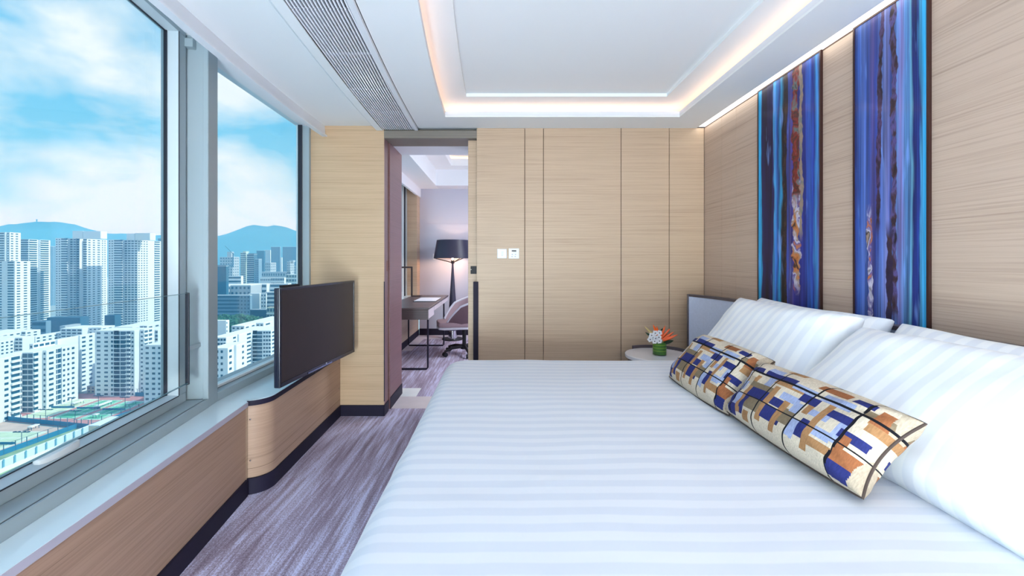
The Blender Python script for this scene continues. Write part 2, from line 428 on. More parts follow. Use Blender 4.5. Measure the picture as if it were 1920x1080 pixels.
# window-side soffit and valance
MB().band(XOUT, lambda y: X_GRL(y)-.093, YSC, 2.50, 2.62).build('window_soffit', CEIL, c)
MB().band(lambda y: X_LIP(y)-.03, lambda y: X_GRL(y)-.093, YSC, 2.445, 2.62).build('window_soffit', CEIL, c)
MB().sweep(X_LIP, [(-.041, 2.354), (0, 2.354), (.0, 2.366), (-.016, 2.372), (-.022, 2.46), (-.041, 2.46)], YSC).build('curtain_valance', WHITE, c)
MB().band(XOUT, lambda y: X_LIP(y)-.04, [y for y in YSC if y >= 2.37] + [2.33], 2.436, 2.505).build('window_head', WHITE, c)
# chamfer and frame of the air grille
MB().sweep(lambda y: X_GRL(y), [(-.093, 2.447), (-.053, 2.405), (0, 2.405), (0, 2.60), (-.093, 2.60)], YSC).build('grille_surround', CEIL, c)
MB().band(lambda y: X_GRR(y), lambda y: X_GRR(y)+.028, YSC, 2.405, 2.60).build('grille_surround', WHITE, c)
MB().band(lambda y: X_GRR(y)+.028, lambda y: X_GRR(y)+.032, YSC, 2.4255, 2.60).build('shadow_gap', SLATD, c)
MB().band(lambda y: X_GRL(y)-.002, lambda y: X_GRR(y)+.002, YSC, 2.55, 2.60).build('plenum', SLATD, c)
MB().band(lambda y: X_GRL(y)-.001, lambda y: X_GRL(y)+.003, YSC, 2.412, 2.55).build('plenum', SLATD, c)
MB().band(lambda y: X_GRR(y)-.003, lambda y: X_GRR(y)+.001, YSC, 2.412, 2.55).build('plenum', SLATD, c)
# main ceiling around the cove
YF = 3.32; XCR = 1.386; YNR = -.7
ysb = [YF] + [y for y in YS if YNR < y < YF] + [YNR]
MB().band(lambda y: X_GRR(y)+.0315, X_COVE, ysb, ZC, ZC+.012).build('plaster_field', CEIL, c)
MB().band(lambda y: X_GRR(y)+.0315, lambda y: 1.6425, [3.6, 3.46, YF], ZC, ZC+.012).build('plaster_field', CEIL, c)
MB().box(XCR, 1.6425, YNR, YF, ZC, ZC+.012).build('plaster_field', CEIL, c)
MB().band(lambda y: X_GRR(y)+.0315, lambda y: 1.6425, [YNR, -1.1, Yn], ZC, ZC+.012).build('plaster_field', CEIL, c)
# cove lip
ZL = 2.468
lipy = [YF] + [y for y in YS if YNR < y < YF] + [YNR]
MB().band(lambda y: X_COVE(y)-.022, lambda y: X_COVE(y), lipy, ZC+.011, ZL).build('cove_lip', WHITE, c)
MB().box(XCR, XCR+.022, YNR, YF, ZC+.011, ZL).build('cove_lip', WHITE, c)
MB().box(X_COVE(YF)-.022, XCR+.022, YF, YF+.022, ZC+.011, ZL).build('cove_lip', WHITE, c)
MB().box(X_COVE(YNR)-.022, XCR+.022, YNR-.022, YNR, ZC+.011, ZL).build('cove_lip', WHITE, c)
# upper ceiling with its shallow tray
ZU = 2.53; YT = 3.18; XT = 1.234; YTN = -.52
MB().band(lambda y: X_COVE(y)-.18, X_TRAY, [YT]+[y for y in YS if YTN < y < YT]+[YTN], ZU, ZU+.05).build('upper_ceiling', CEIL, c)
MB().box(XT, XCR+.18, YTN, YT, ZU, ZU+.05).build('upper_ceiling', CEIL, c)
MB().box(X_COVE(YT)-.2, XCR+.18, YT, YF+.18, ZU, ZU+.05).build('upper_ceiling', CEIL, c)
MB().box(X_COVE(YTN)-.2, XCR+.18, YNR-.18, YTN, ZU, ZU+.05).build('upper_ceiling', CEIL, c)
MB().box(-.7, XT+.1, YTN-.1, YT+.05, ZU+.024, ZU+.05).build('tray_panel', CEIL, c)
# trough walls
MB().band(lambda y: X_COVE(y)-.19, lambda y: X_COVE(y)-.18, [YF+.18]+[y for y in YS if YNR < y < YF]+[YNR-.18], ZC+.006, ZU+.05).build('trough_wall', WHITE, c)
MB().box(XCR+.18, XCR+.19, YNR-.18, YF+.18, ZC+.006, ZU+.05).build('trough_wall', WHITE, c)
MB().box(X_COVE(YF)-.2, XCR+.19, YF+.18, YF+.19, ZC+.006, ZU+.05).build('trough_wall', WHITE, c)
MB().box(X_COVE(YNR)-.2, XCR+.19, YNR-.19, YNR-.18, ZC+.006, ZU+.05).build('trough_wall', WHITE, c)
# roof slab over everything keeps daylight out
MB().box(-1.1, 1.9, -4.6, Yn, 2.445, 2.6).build('rear_ceiling', CEIL, c)
MB().band(lambda y: XOUT(y)-.06, lambda y: 2.0, [4.2, 2.38, 2.3, 1, 0, -1.7], 2.76, 2.9).build('slab', WHITE, c)
MB().box(-1.2, 2.0, -4.8, -1.6, 2.76, 2.9).build('slab', WHITE, c)
# light slot over the headboard wall
MB().box(1.6425, 1.6475, Yn, 3.6, ZC, 2.56).build('slot_cheek', WHITE, c)

# warm strips in the cove, cool-white diffuser in the slot
g = thing('cove_led_strip', 'warm light strip hidden behind the left ceiling cove lip', 'light', (X_COVE(1.4), 1.4, ZC+.012))
MB().band(lambda y: X_COVE(y)-.135, lambda y: X_COVE(y)-.105, [3.3]+[y for y in YS if -.6 < y < 3.3], ZC+.0125, ZC+.0185).build('light_strip', WARM, g)
g = thing('cove_led_strip', 'warm light strip hidden behind the right ceiling cove lip', 'light', (XCR+.12, 1.4, ZC+.012))
MB().box(XCR+.105, XCR+.135, -.6, 3.3, ZC+.0125, ZC+.0185).build('light_strip', WARM, g)
g = thing('cove_led_strip', 'warm light strip behind the far cove lip above the panelled wall', 'light', (.45, YF+.12, ZC+.012))
MB().box(X_COVE(YF)-.09, XCR+.09, YF+.105, YF+.135, ZC+.0125, ZC+.0185).build('light_strip', WARM, g)
g = thing('slot_light', 'long bright white light slot where ceiling meets the painting wall', 'light', (1.68, 1.0, 2.44))
MB().box(1.649, XR-.002, -1.55, 3.595, 2.437, 2.447).build('diffuser', SLOTM, g)

# air grille slats in three lengths
g = thing('air_grille', 'long white slatted air grille set in the ceiling beside the window', 'grille', (-.86, 1.9, 2.41))
NS = 16
cuts = [3.597, 2.75, 1.87, .99, .1]
for a, b in zip(cuts[:-1], cuts[1:]):
    for k in range(NS):
        fr = (k+.5)/NS
        def xat(y, fr=fr): return X_GRL(y)+(X_GRR(y)-X_GRL(y))*fr
        m = MB(); h = .0038
        p = [(xat(b+.004), b+.004), (xat(a-.004), a-.004)]
        m.hexa([(p[0][0]-h, p[0][1], 2.409), (p[0][0]+h, p[0][1], 2.409), (p[1][0]+h, p[1][1], 2.409), (p[1][0]-h, p[1][1], 2.409),
                (p[0][0]-h, p[0][1], 2.421), (p[0][0]+h, p[0][1], 2.421), (p[1][0]+h, p[1][1], 2.421), (p[1][0]-h, p[1][1], 2.421)])
        m.build('slat', SLATM, g)
for y in (3.2, 2.3, 1.4, .5):
    MB().box(X_GRL(y)+.002, X_GRR(y)-.002, y-.006, y+.006, 2.4212, 2.428).build('cross_bar', SLATM, g)

# ------------------------------------------------ left side: apron panel, sill, baseboard
ysl = [2.369, 2.0, 1.6, 1.2, .8, .4, 0, -.4, -.8, -1.2, Yn]
w = struct('wall_left')
MB().sweep(X_SILL, [(-.012, .0), (-.012, .494), (-.25, .494), (-.25, -.1), (-.012, -.1)], ysl).build('apron_panel', OAK_A, w)
MB().sweep(X_SILL, [(-.008, .487), (-.008, .494), (-.05, .494), (-.05, .487)], ysl).build('shadow_bead', OAK, w)
MB().box(-1.60, -1.42, 2.369, 3.6, -.1, .49).build('wall_core', OAK, w)
b = struct('baseboard_left')
MB().sweep(X_SILL, [(0, 0), (0, .09), (-.014, .09), (-.014, 0)], ysl).build('baseboard', NAVY, b)
t = struct('trim_2')
ysl2 = [3.6, 3.0, 2.5, 2.372]
MB().sweep(X_SILL, [(0, .494), (0, .523), (-.22, .523), (-.22, .494)], ysl).build('sill_slab', SILL, t)
MB().sweep(X_SILL, [(0.0015, .4945), (0.0015, .5215), (0, .5215), (0, .4945)], ysl).build('sill_fascia', FASC, t)
MB().band(lambda y: -1.62, lambda y: -1.421, ysl2, .494, .523).build('sill_slab', SILL, t)

# ------------------------------------------------ windows
FA = ((-1.56, 2.275), (.158, -.9874), (-.9874, -.158))
FB = ((-1.583, 2.38), (-.02, .9998), (-.9998, -.02))
ZT = 2.60
def casement(nm, F, s1):
    w = struct(nm)
    m = MB()                                               # outer frame
    m.fbox(F, 0, s1, 0, .012, .523, .571).fbox(F, 0, s1, .022, .23, .523, .569)
    m.fbox(F, -.02, 0.0, .022, .23, .571, ZT); m.fbox(F, s1, s1+.02, .022, .23, .571, ZT)
    m.fbox(F, 0, s1, .08, .23, 2.52, ZT)
    m.build('outer_frame', ALU, w, bevel=.0015, seg=1)
    MB().fbox(F, 0, s1, .012, .022, .523, .566).fbox(F, -.02, 0, .006, .022, .571, ZT).build('track_groove', RUBBER, w)
    sash = MB()
    a, b = .018, s1-.018
    sash.fbox(F, a, b, .10, .17, .5695, .618); sash.fbox(F, a, b, .10, .17, 2.478, 2.53)
    sash.fbox(F, a, a+.066, .10, .17, .618, 2.478); sash.fbox(F, b-.066, b, .10, .17, .618, 2.478)
    sa = sash.build('sash', ALU, w, bevel=.003, seg=2)
    i0, i1 = a+.066, b-.066
    bead = MB()
    def bd(p):
        o, u, n = F
        return [(o[0]+u[0]*s+n[0]*dd, o[1]+u[1]*s+n[1]*dd, z) for s, dd, z in p]
    z0, z1 = .618, 2.478
    for q in ([(i0, .102, z0), (i1, .102, z0), (i1-.012, .152, z0+.008), (i0+.012, .152, z0+.008)],
              [(i0, .102, z1), (i1, .102, z1), (i1-.012, .152, z1-.008), (i0+.012, .152, z1-.008)],
              [(i0, .102, z0), (i0, .102, z1), (i0+.012, .152, z1-.008), (i0+.012, .152, z0+.008)],
              [(i1, .102, z0), (i1, .102, z1), (i1-.012, .152, z1-.008), (i1-.012, .152, z0+.008)]):
        back = [(s, dd+.006, z) for s, dd, z in q]
        bead.hexa(bd(q)+bd(back))
    bead.build('glazing_bead', ALUW, sa)
    gk = MB()
    gk.fbox(F, i0, i1, .0985, .1005, z0-.004, z0); gk.fbox(F, i0-.004, i0, .0985, .1005, z0, z1)
    gk.fbox(F, i0+.012, i1-.012, .150, .158, z0+.006, z0+.013); gk.fbox(F, i0+.010, i0+.018, .146, .160, z0, z1)
    gk.fbox(F, i0+.012, i1-.012, .150, .158, z1-.012, z1-.007)
    gk.build('gasket', RUBBER, sa)
    MB().fbox(F, i0+.008, i1-.008, .154, .162, z0+.004, z1-.004).build('pane', PANE, sa)
    return w, sa
w1, sash1 = casement('window_1', FA, 1.9)
# stay block on the jamb head and the lever handle on the bottom rail
MB().fbox(FA, .0, .035, .06, .10, 2.425, 2.47).build('stay_block', ALU, w1, bevel=.002)
def at(F, s, dd, z): return (F[0][0]+F[1][0]*s+F[2][0]*dd, F[0][1]+F[1][1]*s+F[2][1]*dd, z)
hm = MB()
prof = [(.690, .106), (.690, .138), (.715, .143), (.76, .146), (.80, .147), (.832, .146), (.838, .138), (.836, .122), (.815, .112), (.78, .105), (.73, .104)]
n = len(prof)
def hz(s): return .618+.030-.012*max(0, (s-.70)/.14)
vs = [at(FA, s, dd, .6185) for s, dd in prof]+[at(FA, s, dd, hz(s)) for s, dd in prof]
hm.add(vs, [tuple(range(n-1, -1, -1)), tuple(range(n, 2*n))]+[(i, (i+1) % n, n+(i+1) % n, n+i) for i in range(n)])
hd = hm.build('handle', M('white_handle', lin(226, 230, 232), .35), sash1, bevel=.004, seg=3, smooth=True, label='white lever handle on the bottom rail')
w2 = struct('window_2')
m = MB(); L2 = 1.222
m.fbox(FB, 0, L2, 0, .055, .523, .571); m.fbox(FB, 0, L2, .02, .055, 2.45, ZT); m.fbox(FB, L2-.035, L2, 0, .055, .571, ZT)
m.build('frame', ALU, w2, bevel=.002, seg=2)
m = MB(); m.fbox(FB, .0, L2-.035, .055, .10, .560, .586); m.fbox(FB, 0, L2-.035, .055, .10, 2.45, ZT); m.fbox(FB, L2-.05, L2-.035, .055, .10, .56, ZT)
m.build('glazing_bead', M('white_bead', lin(240, 244, 244), .4), w2)
m = MB(); m.fbox(FB, 0, L2-.05, .052, .0555, .5705, .572); m.fbox(FB, L2-.054, L2-.05, .05, .085, .571, 2.45); m.fbox(FB, 0, L2-.05, .04, .085, 2.444, 2.450)
m.build('gasket', RUBBER, w2)
MB().fbox(FB, -.02, L2-.045, .068, .076, .58, 2.46).build('pane', PANE, w2)
# mullion at the kink of the facade
t = struct('trim_3')
MB().prism([(-1.562, 2.2755), (-1.583, 2.381), (-1.75, 2.385), (-1.75, 2.255), (-1.588, 2.279), (-1.586, 2.268), (-1.564, 2.2715)], .523, ZT).build('mullion', ALU, t, bevel=.001, seg=1)
w3 = casement('window_3', ((FA[0][0]+FA[1][0]*2.02, FA[0][1]+FA[1][1]*2.02), FA[1], FA[2]), 1.75)[0]
t = struct('trim_4'); MB().fbox(FA, 1.92, 2.0, 0, .23, .523, ZT).build('mullion', ALU, t)
# spandrel and head of the facade outside the glass
w = struct('wall_facade')
MB().fbox(FA, -.1, 4.2, .02, .3, -.1, .523).fbox(FB, -.1, 1.4, .02, .3, -.1, .523).build('spandrel', ALU, w)
MB().fbox(FA, -.1, 4.2, .10, .20, ZT, 2.95).fbox(FB, -.1, 1.4, .02, .12, ZT, 2.95).build('head_panel', ALU, w)
MB().fbox(FA, 3.80, 4.2, 0, .3, -.1, 2.95).build('end_pier', WHITE, w)

# frameless glass guard inside the casement
gp0 = at(FA, .115, .045, 0)
gg = thing('glass_guard', 'low frameless glass guard pane with dark edge post across the left window', 'guard', (at(FA, .8, .045, 0)[0], at(FA, .8, .045, 0)[1], .571))
MB().fbox(FA, .118, 1.86, .040, .050, .688, 1.141).build('glass_panel', CLEAR, gg)
MB().fbox(FA, .118, 1.86, .0385, .0515, 1.1412, 1.1425).build('top_edge', M('glass_edge', lin(90, 130, 140), .3), gg)
MB().fbox(FA, .118, 1.86, .0385, .0515, .6865, .6878).build('bottom_edge', bpy.data.materials['glass_edge'], gg)
MB().fbox(FA, .108, .118, .036, .054, .680, 1.145).build('edge_post', RUBBER, gg, bevel=.003)
MB().fbox(FA, .0, .105, .038, .052, .85, .87).build('bracket', ALU, gg)
MB().fbox(FA, 1.86, 1.9, .038, .052, .571, .9).build('bracket', ALU, gg)
# =================================================================== TV cabinet
cb = thing('tv_cabinet', 'low oak veneer cabinet with rounded corner and dark top edge under the television', 'cabinet', (-1.4, 3.0, 0))
def cab_outline(off=0.0):
    pts = []
    xf = -1.3235-off; r = .118
    cx, cy = xf-r, 2.402+off+r-.02
    pts.append((-1.42, cy-r))
    for k in range(0, 13):
        a = math.radians(-90+90*k/12); pts.append((cx+r*math.cos(a), cy+r*math.sin(a)))
    pts.append((-1.3545-off, 3.6)); pts.append((-1.42, 3.6))
    return pts
MB().prism(cab_outline(.004), .09, .494)  .build('body', OAK_A, cb, smooth=True, angle=30)
MB().prism(cab_outline(.0), .494, .5225).build('edge_band', NAVY, cb, smooth=True, angle=30)
MB().prism(cab_outline(.003), .5225, .5245).build('top', SILL, cb)
MB().prism(cab_outline(-.004), 0, .09).build('plinth', NAVY, cb, smooth=True, angle=30)
MB().prism(cab_outline(.0035), .140, .1415).build('seam', GAP, cb, smooth=True, angle=30)
scr = MB().lathe([(.0045, 0), (.0045, .004), (.003, .006)], 12).build('screw', CHROME, cb, local=True)
first = True
for (x, y, z, ax) in ((-1.403, 2.386, .42, 0), (-1.403, 2.386, .19, 0), (-1.357, 3.56, .45, 1), (-1.357, 3.56, .24, 1)):
    s_ = scr if first else copy_part(scr, cb)
    first = False
    s_.location = (x+1.4, y-3.0, z)
    s_.rotation_euler = (math.pi/2, 0, 0) if ax == 0 else (0, math.pi/2, 0)

# =================================================================== television (local x along the screen, -y towards the room)
ang = math.atan2(.995, .0925)
tv = thing('television', 'flat black television turned towards the bed above the window cabinet', 'television', (-1.2498, 2.9655, .567), ang)
TVB = M('tv_black_gloss', lin(28, 32, 50), .22, spec=.6)
SCR = M('tv_screen', lin(46, 38, 40), .42, spec=.4)
m = MB(); W = .4995
m.box(-W, W, -.006, .022, 0, .58)
m.build('casing', TVB, tv, local=True, bevel=.005, seg=3)
m = MB()
m.box(-W, -W+.020, -.014, -.006, 0, .58); m.box(W-.016, W, -.014, -.006, 0, .58)
m.box(-W+.020, W-.016, -.014, -.006, .564, .58); m.box(-W+.020, W-.016, -.014, -.006, 0, .026)
m.build('bezel', TVB, tv, local=True, bevel=.0025, seg=2)
MB().box(-W+.020, W-.016, -.010, -.004, .026, .564).build('screen', SCR, tv, local=True)
MB().prism([(-.20, -.017), (.12, -.017), (.10, -.0135), (-.18, -.0135)], .004, .014).build('light_bar', M('tv_bar', lin(120, 130, 160), .15, metal=.6), tv, local=True)
MB().box(.035, .047, -.0155, -.0138, .016, .021).build('badge', M('tv_badge', lin(225, 225, 230), .3), tv, local=True)
MB().box(-.30, .30, .022, .050, .10, .48).build('rear_housing', BLACK, tv, local=True, bevel=.01)
MB().box(-.42, -.24, .016, .040, .578, .592).build('sensor_box', BLACK, tv, local=True, bevel=.003)
MB().tube([(0, .062, -.0425), (0, .062, .30)], .018, 14).build('mount_post', BLACK, tv, local=True, smooth=True)

# =================================================================== bed
bed = thing('bed', 'large bed under a white satin-stripe duvet', 'bed', (.65, 1.72, 0))
def duvet():
    x0, x1, y0, y1, zt, zb = -.352, 1.615, .70, 2.752, .682, .16
    r = .085; m = MB(); N = 110
    us = []; per = []
    def prof(n):                                # parameter -> (position fraction, drop)
        out = []
        for k in range(6): out.append((0.0, -1+ k/6.0))
        for k in range(9): out.append((r*(1-math.cos(math.radians(90*k/8))), 'a%d' % k))
        return out
    # grid in plan: dense rounded rim, then the flat top, then the rim again
    def axis(a, b):
        L = b-a; v = []
        for k in range(5): v.append((a, zb+(zt-r-zb)*k/5))
        for k in range(9):
            t = math.radians(90*k/8); v.append((a+r*(1-math.cos(t)), zt-r+r*math.sin(t)))
        for k in range(1, 44): v.append((a+r+(L-2*r)*k/44, zt))
        for k in range(9):
            t = math.radians(90*(8-k)/8); v.append((b-r*(1-math.cos(t)), zt-r+r*math.sin(t)))
        for k in range(4, -1, -1): v.append((b, zb+(zt-r-zb)*k/5))
        return v
    ax, ay = axis(x0, x1), axis(y0, y1); nx, ny = len(ax), len(ay)
    R = .15
    for j, (yy, zy) in enumerate(ay):
        for i, (xx, zx) in enumerate(ax):
            z = min(zx, zy)
            # round the plan corners
            x, y = xx, yy
            dx = (x0+R-x) if x < x0+R else ((x-(x1-R)) if x > x1-R else 0)
            dy = (y0+R-y) if y < y0+R else ((y-(y1-R)) if y > y1-R else 0)
            if dx > 0 and dy > 0:
                # map the square corner on a circular one
                mxd = max(dx, dy); L = math.hypot(dx, dy); k = mxd/L if L else 1
                x = (x0+R-dx*k) if x < x0+R else (x1-R+dx*k)
                y = (y0+R-dy*k) if y < y0+R else (y1-R+dy*k)
            nzv = mnoise.noise(Vector((x*2.2, y*2.6, .3)))*.006 + mnoise.noise(Vector((x*5, y*9, 2.3)))*.0028
            if z > zt-.05:
                z += nzv
                z += .004*math.sin(y*2*math.pi/.132+x*1.5)*0.12
            else:
                s = mnoise.noise(Vector((x*6, y*6, 5)))*.006; x += s; y += s
            m.v.append((x, y, z))
    for j in range(ny-1):
        for i in range(nx-1):
            m.f.append((j*nx+i, j*nx+i+1, (j+1)*nx+i+1, (j+1)*nx+i))
    return m
duvet().build('duvet', LINEN, bed, smooth=True, angle=80)
MB().box(-.32, 1.585, .735, 2.72, .34, .60).build('mattress', WHITE, bed, bevel=.04, seg=3)
MB().box(-.30, 1.585, .75, 2.70, .06, .34).build('base', M('bed_base_fabric', lin(96, 90, 100), .9), bed, bevel=.01)
for (x, y) in ((-.22, .84), (-.22, 2.6), (1.5, .84), (1.5, 2.6)):
    MB().box(x-.03, x+.03, y-.03, y+.03, 0, .06).build('foot', BLACK, bed)

# =================================================================== headboard, bowed in plan
hb = thing('headboard', 'curved blue-grey upholstered headboard with dark wooden rim on the painting wall', 'headboard', (1.66, 1.72, .25))
HC = [(3.45, 1.512), (3.35, 1.556), (3.22, 1.598), (3.05, 1.625), (2.8, 1.643), (2.4, 1.648), (2.0, 1.645), (1.6, 1.632), (1.3, 1.615), (1.0, 1.607), (.5, 1.60), (.1, 1.57), (-.05, 1.53)]
def hx(y):
    for (ya, xa), (yb, xb) in zip(HC[:-1], HC[1:]):
        if yb <= y <= ya:
            t = (ya-y)/(ya-yb); return xa+(xb-xa)*t
    return HC[-1][1]
hy = [3.45-.07*i for i in range(51)]
hxs = {}
for y in hy:
    hxs[y] = sum(hx(min(3.45, max(-.05, y+d))) for d in (-.1, -.05, 0, .05, .1))/5 if 3.35 > y > .05 else hx(y)
HX = lambda y: hxs[min(hy, key=lambda q: abs(q-y))]
MB().band(lambda y: HX(y), lambda y: HX(y)+.03, [3.440]+[y for y in hy if y < 3.43], .25, 1.018).build('panel', GREY_FAB, hb, smooth=True, angle=40)
fr = MB()
fr.band(lambda y: HX(y)-.006, lambda y: HX(y)+.042, hy, 1.018, 1.036)
fr.build('top_rim', DKWOOD, hb, smooth=True, angle=40)
MB().box(HX(3.45)-.009, HX(3.45)+.042, 3.440, 3.456, .25, 1.036).build('end_rim', DKWOOD, hb, bevel=.003)
MB().band(lambda y: HX(y)+.03, lambda y: HX(y)+.042, hy, .25, 1.018).build('back_board', DKWOOD, hb)
for y in (2.9, 1.72, .5):
    MB().box(HX(y)+.04, XR-.001, y-.05, y+.05, .3, .95).build('wall_batten', DKWOOD, hb)

# =================================================================== pillows
def pillow_mesh(a, b, t, seed, nx=46, ny=30, wr=.010, pinch=.07, pw=.42, edge=.006, sag=0, pinu=None):
    """cushion lying in local xy: half sizes a, b, half thickness t"""
    m = MB()
    def P(u, v, sgn):
        x = a*u*(1-(pinch*.6 if pinu is None else pinu)*(1-v*v)*(abs(u)**4)); y = b*v*(1-pinch*(1-u*u)*(abs(v)**3))
        h = max(0, (1-u**4)*(1-v**4))**pw
        z = sgn*(t*h+edge)
        q = Vector((x*7, y*7, seed+sgn*3)); q2 = Vector((x*3, y*3, seed*2+sgn*5))
        z += (mnoise.noise(q)*wr+mnoise.noise(q2)*wr*1.2)*min(1, 2*h+.12)
        # tension folds running in from the corners
        cr = abs(u)*abs(v); z += .6*wr*math.sin(14*(abs(u)-abs(v))+seed)*cr*(1-max(abs(u), abs(v))**8)
        z -= sag*(x/a)**2
        return (x, y, z)
    for sgn in (1, -1):
        n0 = len(m.v)
        for j in range(ny+1):
            for i in range(nx+1):
                u = math.sin(math.pi/2*(-1+2*i/nx)); v = math.sin(math.pi/2*(-1+2*j/ny))
                m.v.append(P(u, v, sgn))
        for j in range(ny):
            for i in range(nx):
                m.f.append((n0+j*(nx+1)+i, n0+j*(nx+1)+i+1, n0+(j+1)*(nx+1)+i+1, n0+(j+1)*(nx+1)+i))
    k = (nx+1)*(ny+1)
    def ring():
        r = [i for i in range(nx+1)] + [j*(nx+1)+nx for j in range(1, ny+1)] + [ny*(nx+1)+i for i in range(nx-1, -1, -1)] + [j*(nx+1) for j in range(ny-1, 0, -1)]
        return r
    r = ring()
    for i in range(len(r)):
        p, q = r[i], r[(i+1) % len(r)]
        m.f.append((p, q, q+k, p+k))
    return m
def place(o, origin, xdir, ydir):
    """origin = centre, local x along xdir, local y along ydir"""
    X = Vector(xdir).normalized(); Y = Vector(ydir); Y = (Y-X*Y.dot(X)).normalized(); Z = X.cross(Y)
    mt = Matrix((X, Y, Z)).transposed().to_4x4(); mt.translation = Vector(origin)
    o.matrix_world = mt
    return o
PG = 'white striped pillows against the headboard'
def pillow(lab, c, xd, yd, seed, a=.43, b=.27, t=.085):
    o = pillow_mesh(a, b, t, seed).build('pillow', PILLOW, None, smooth=True, angle=80)
    place(o, c, xd, yd); return tag(o, lab, 'pillow', PG)
pillow('white striped pillow leaning farthest back, next to the nightstand end of headboard', (1.475, 2.20, .865), (0, 1, .015), (-.29, 0, -.42), 1.3, .44, .245, .075)
pillow('white striped pillow behind, at the near end of the headboard', (1.478, 1.27, .845), (0, 1, .012), (-.30, 0, -.42), 4.1, .45, .245, .075)
pillow('white striped pillow in front, behind the far plaid cushion', (1.315, 2.165, .862), (-.03, 1, .012), (-.31, 0, -.42), 7.7, .42, .262, .09)
pillow('white striped pillow in front, behind the near plaid cushion', (1.28, 1.25, .85), (-.02, 1, .0), (-.40, 0, -.36), 9.2, .47, .265, .095)

# =================================================================== plaid cushions
BE, BE2, NV, LB, TN, OL, RU, BK = lin(202, 188, 168), lin(180, 164, 144), lin(40, 46, 104), lin(150, 160, 192), lin(160, 118, 80), lin(124, 108, 86), lin(148, 92, 58), lin(18, 18, 26)
RECT = [  # u0,u1,v0,v1,colour : v runs from the top edge (0) to the front edge (1)
    (0, 1, 0, 1, BE), (0, .05, 0, 1, OL), (.05, .10, .0, 1, BE2), (.93, 1, 0, 1, BE2), (.06, .22, .16, .24, NV), (.06, .13, .26, .50, LB), (.10, .14, .50, .92, NV),
    (.14, .22, .34, .48, BE2), (.15, .25, .66, .86, LB), (.13, .17, .44, .60, LB), (.20, .235, .30, .95, TN), (.20, .42, .42, .50, OL), (.235, .40, .50, .66, NV), (.27, .40, .66, .84, OL),
    (.235, .27, .66, .95, NV), (.24, .48, .16, .27, NV), (.24, .34, .08, .16, LB), (.30, .36, .27, .42, LB), (.36, .60, .27, .33, TN), (.40, .435, .36, .92, TN), (.435, .54, .52, .64, NV), (.42, .56, .66, .86, NV),
    (.46, .58, .40, .50, LB), (.50, .535, .50, .95, TN), (.48, .60, .20, .30, LB), (.535, .60, .58, .80, OL), (.56, .66, .30, .42, NV), (.56, .60, .44, .60, LB), (.60, .66, .66, .90, LB), (.58, .74, .06, .15, RU),
    (.62, .66, .42, .56, TN), (.66, .76, .44, .54, LB), (.66, .72, .60, .84, NV), (.64, .80, .17, .29, LB), (.70, .735, .30, .94, TN), (.735, .84, .34, .44, NV), (.735, .82, .62, .74, LB), (.76, .86, .08, .15, NV),
    (.74, .90, .76, .86, TN), (.80, .84, .44, .70, LB), (.82, .92, .50, .60, NV), (.84, .875, .56, .98, RU), (.86, .93, .70, .86, RU), (.84, .93, .86, 1, NV), (.84, .94, .16, .24, OL), (.88, .93, .10, .36, RU), (.88, .96, .30, .40, TN), (.12, .20, .86, 1, NV), (.28, .34, .88, 1, TN), (.34, .46, 0, .07, TN)]
LINES_U = [.145, .37, .605, .84]; LINES_V = [.245, .665]
def cushion(name, lab, c, xd, yd, a, seed, B=.14):
    nx, ny = 150, 90
    mb = pillow_mesh(a, B, .072, seed, nx, ny, .012, -.07, .46, .004, 0, .10)
    o = mb.build(name, None, None, smooth=True, angle=80) if False else None
    me = bpy.data.meshes.new(name); me.from_pydata(mb.v, [], mb.f)
    bm = bmesh.new(); bm.from_mesh(me); bmesh.ops.recalc_face_normals(bm, faces=bm.faces)
    cl = bm.loops.layers.float_color.new('weave')
    for fc in bm.faces:
        cc = fc.calc_center_median(); u = .5+cc.x/(2*a); v = .5-cc.y/(2*B)
        u = .5+math.asin(max(-1, min(1, 2*u-1)))/math.pi*.25+(u-.5)*.75
        col = BE
        for r in RECT:
            if r[0] <= u < r[1] and r[2] <= v < r[3]: col = r[4]
        if any(abs(u-q) < .0055 for q in LINES_U) or any(abs(v-q) < .014 for q in LINES_V): col = BK
        for lp in fc.loops: lp[cl] = col
    bm.to_mesh(me); bm.free(); me.shade_smooth(); me.materials.append(PLAID)
    o = bpy.data.objects.new(name, me); COL.objects.link(o); place(o, c, xd, yd)
    tag(o, lab, 'cushion', 'plaid lumbar cushions on the bed')
    # dark piping along the seam
    pts = []
    n = 40
    def rim(u, v): return (a*u*(1-.10*(1-v*v)*abs(u)**4), B*v*(1+.07*(1-u*u)*abs(v)**3), 0)
    for k in range(n): pts.append(rim(-1+2*k/n, -1))
    for k in range(n//2): pts.append(rim(1, -1+4*k/n))
    for k in range(n): pts.append(rim(1-2*k/n, 1))
    for k in range(n//2+1): pts.append(rim(-1, 1-4*k/n))
    MB().tube(pts, .0042, 8).build('piping', M('piping_'+str(int(seed)), lin(70, 56, 50), .8), o, local=True, smooth=True)
    return o
PLAID, _nt, _b = new_mat('plaid_weave')
_a = _nt.nodes.new('ShaderNodeAttribute'); _a.attribute_name = 'weave'
_w = _nt.nodes.new('ShaderNodeTexNoise'); _w.inputs['Scale'].default_value = 260; _t = _nt.nodes.new('ShaderNodeTexCoord')
_mp = _nt.nodes.new('ShaderNodeMapping'); _mp.inputs['Scale'].default_value = (1, .25, 1)
_nt.links.new(_t.outputs['Object'], _mp.inputs[0]); _nt.links.new(_mp.outputs[0], _w.inputs['Vector'])
_r = _nt.nodes.new('ShaderNodeMapRange'); _r.inputs[1].default_value = .3; _r.inputs[2].default_value = .7; _r.inputs[3].default_value = .82; _r.inputs[4].default_value = 1.12
_nt.links.new(_w.outputs['Fac'], _r.inputs[0])
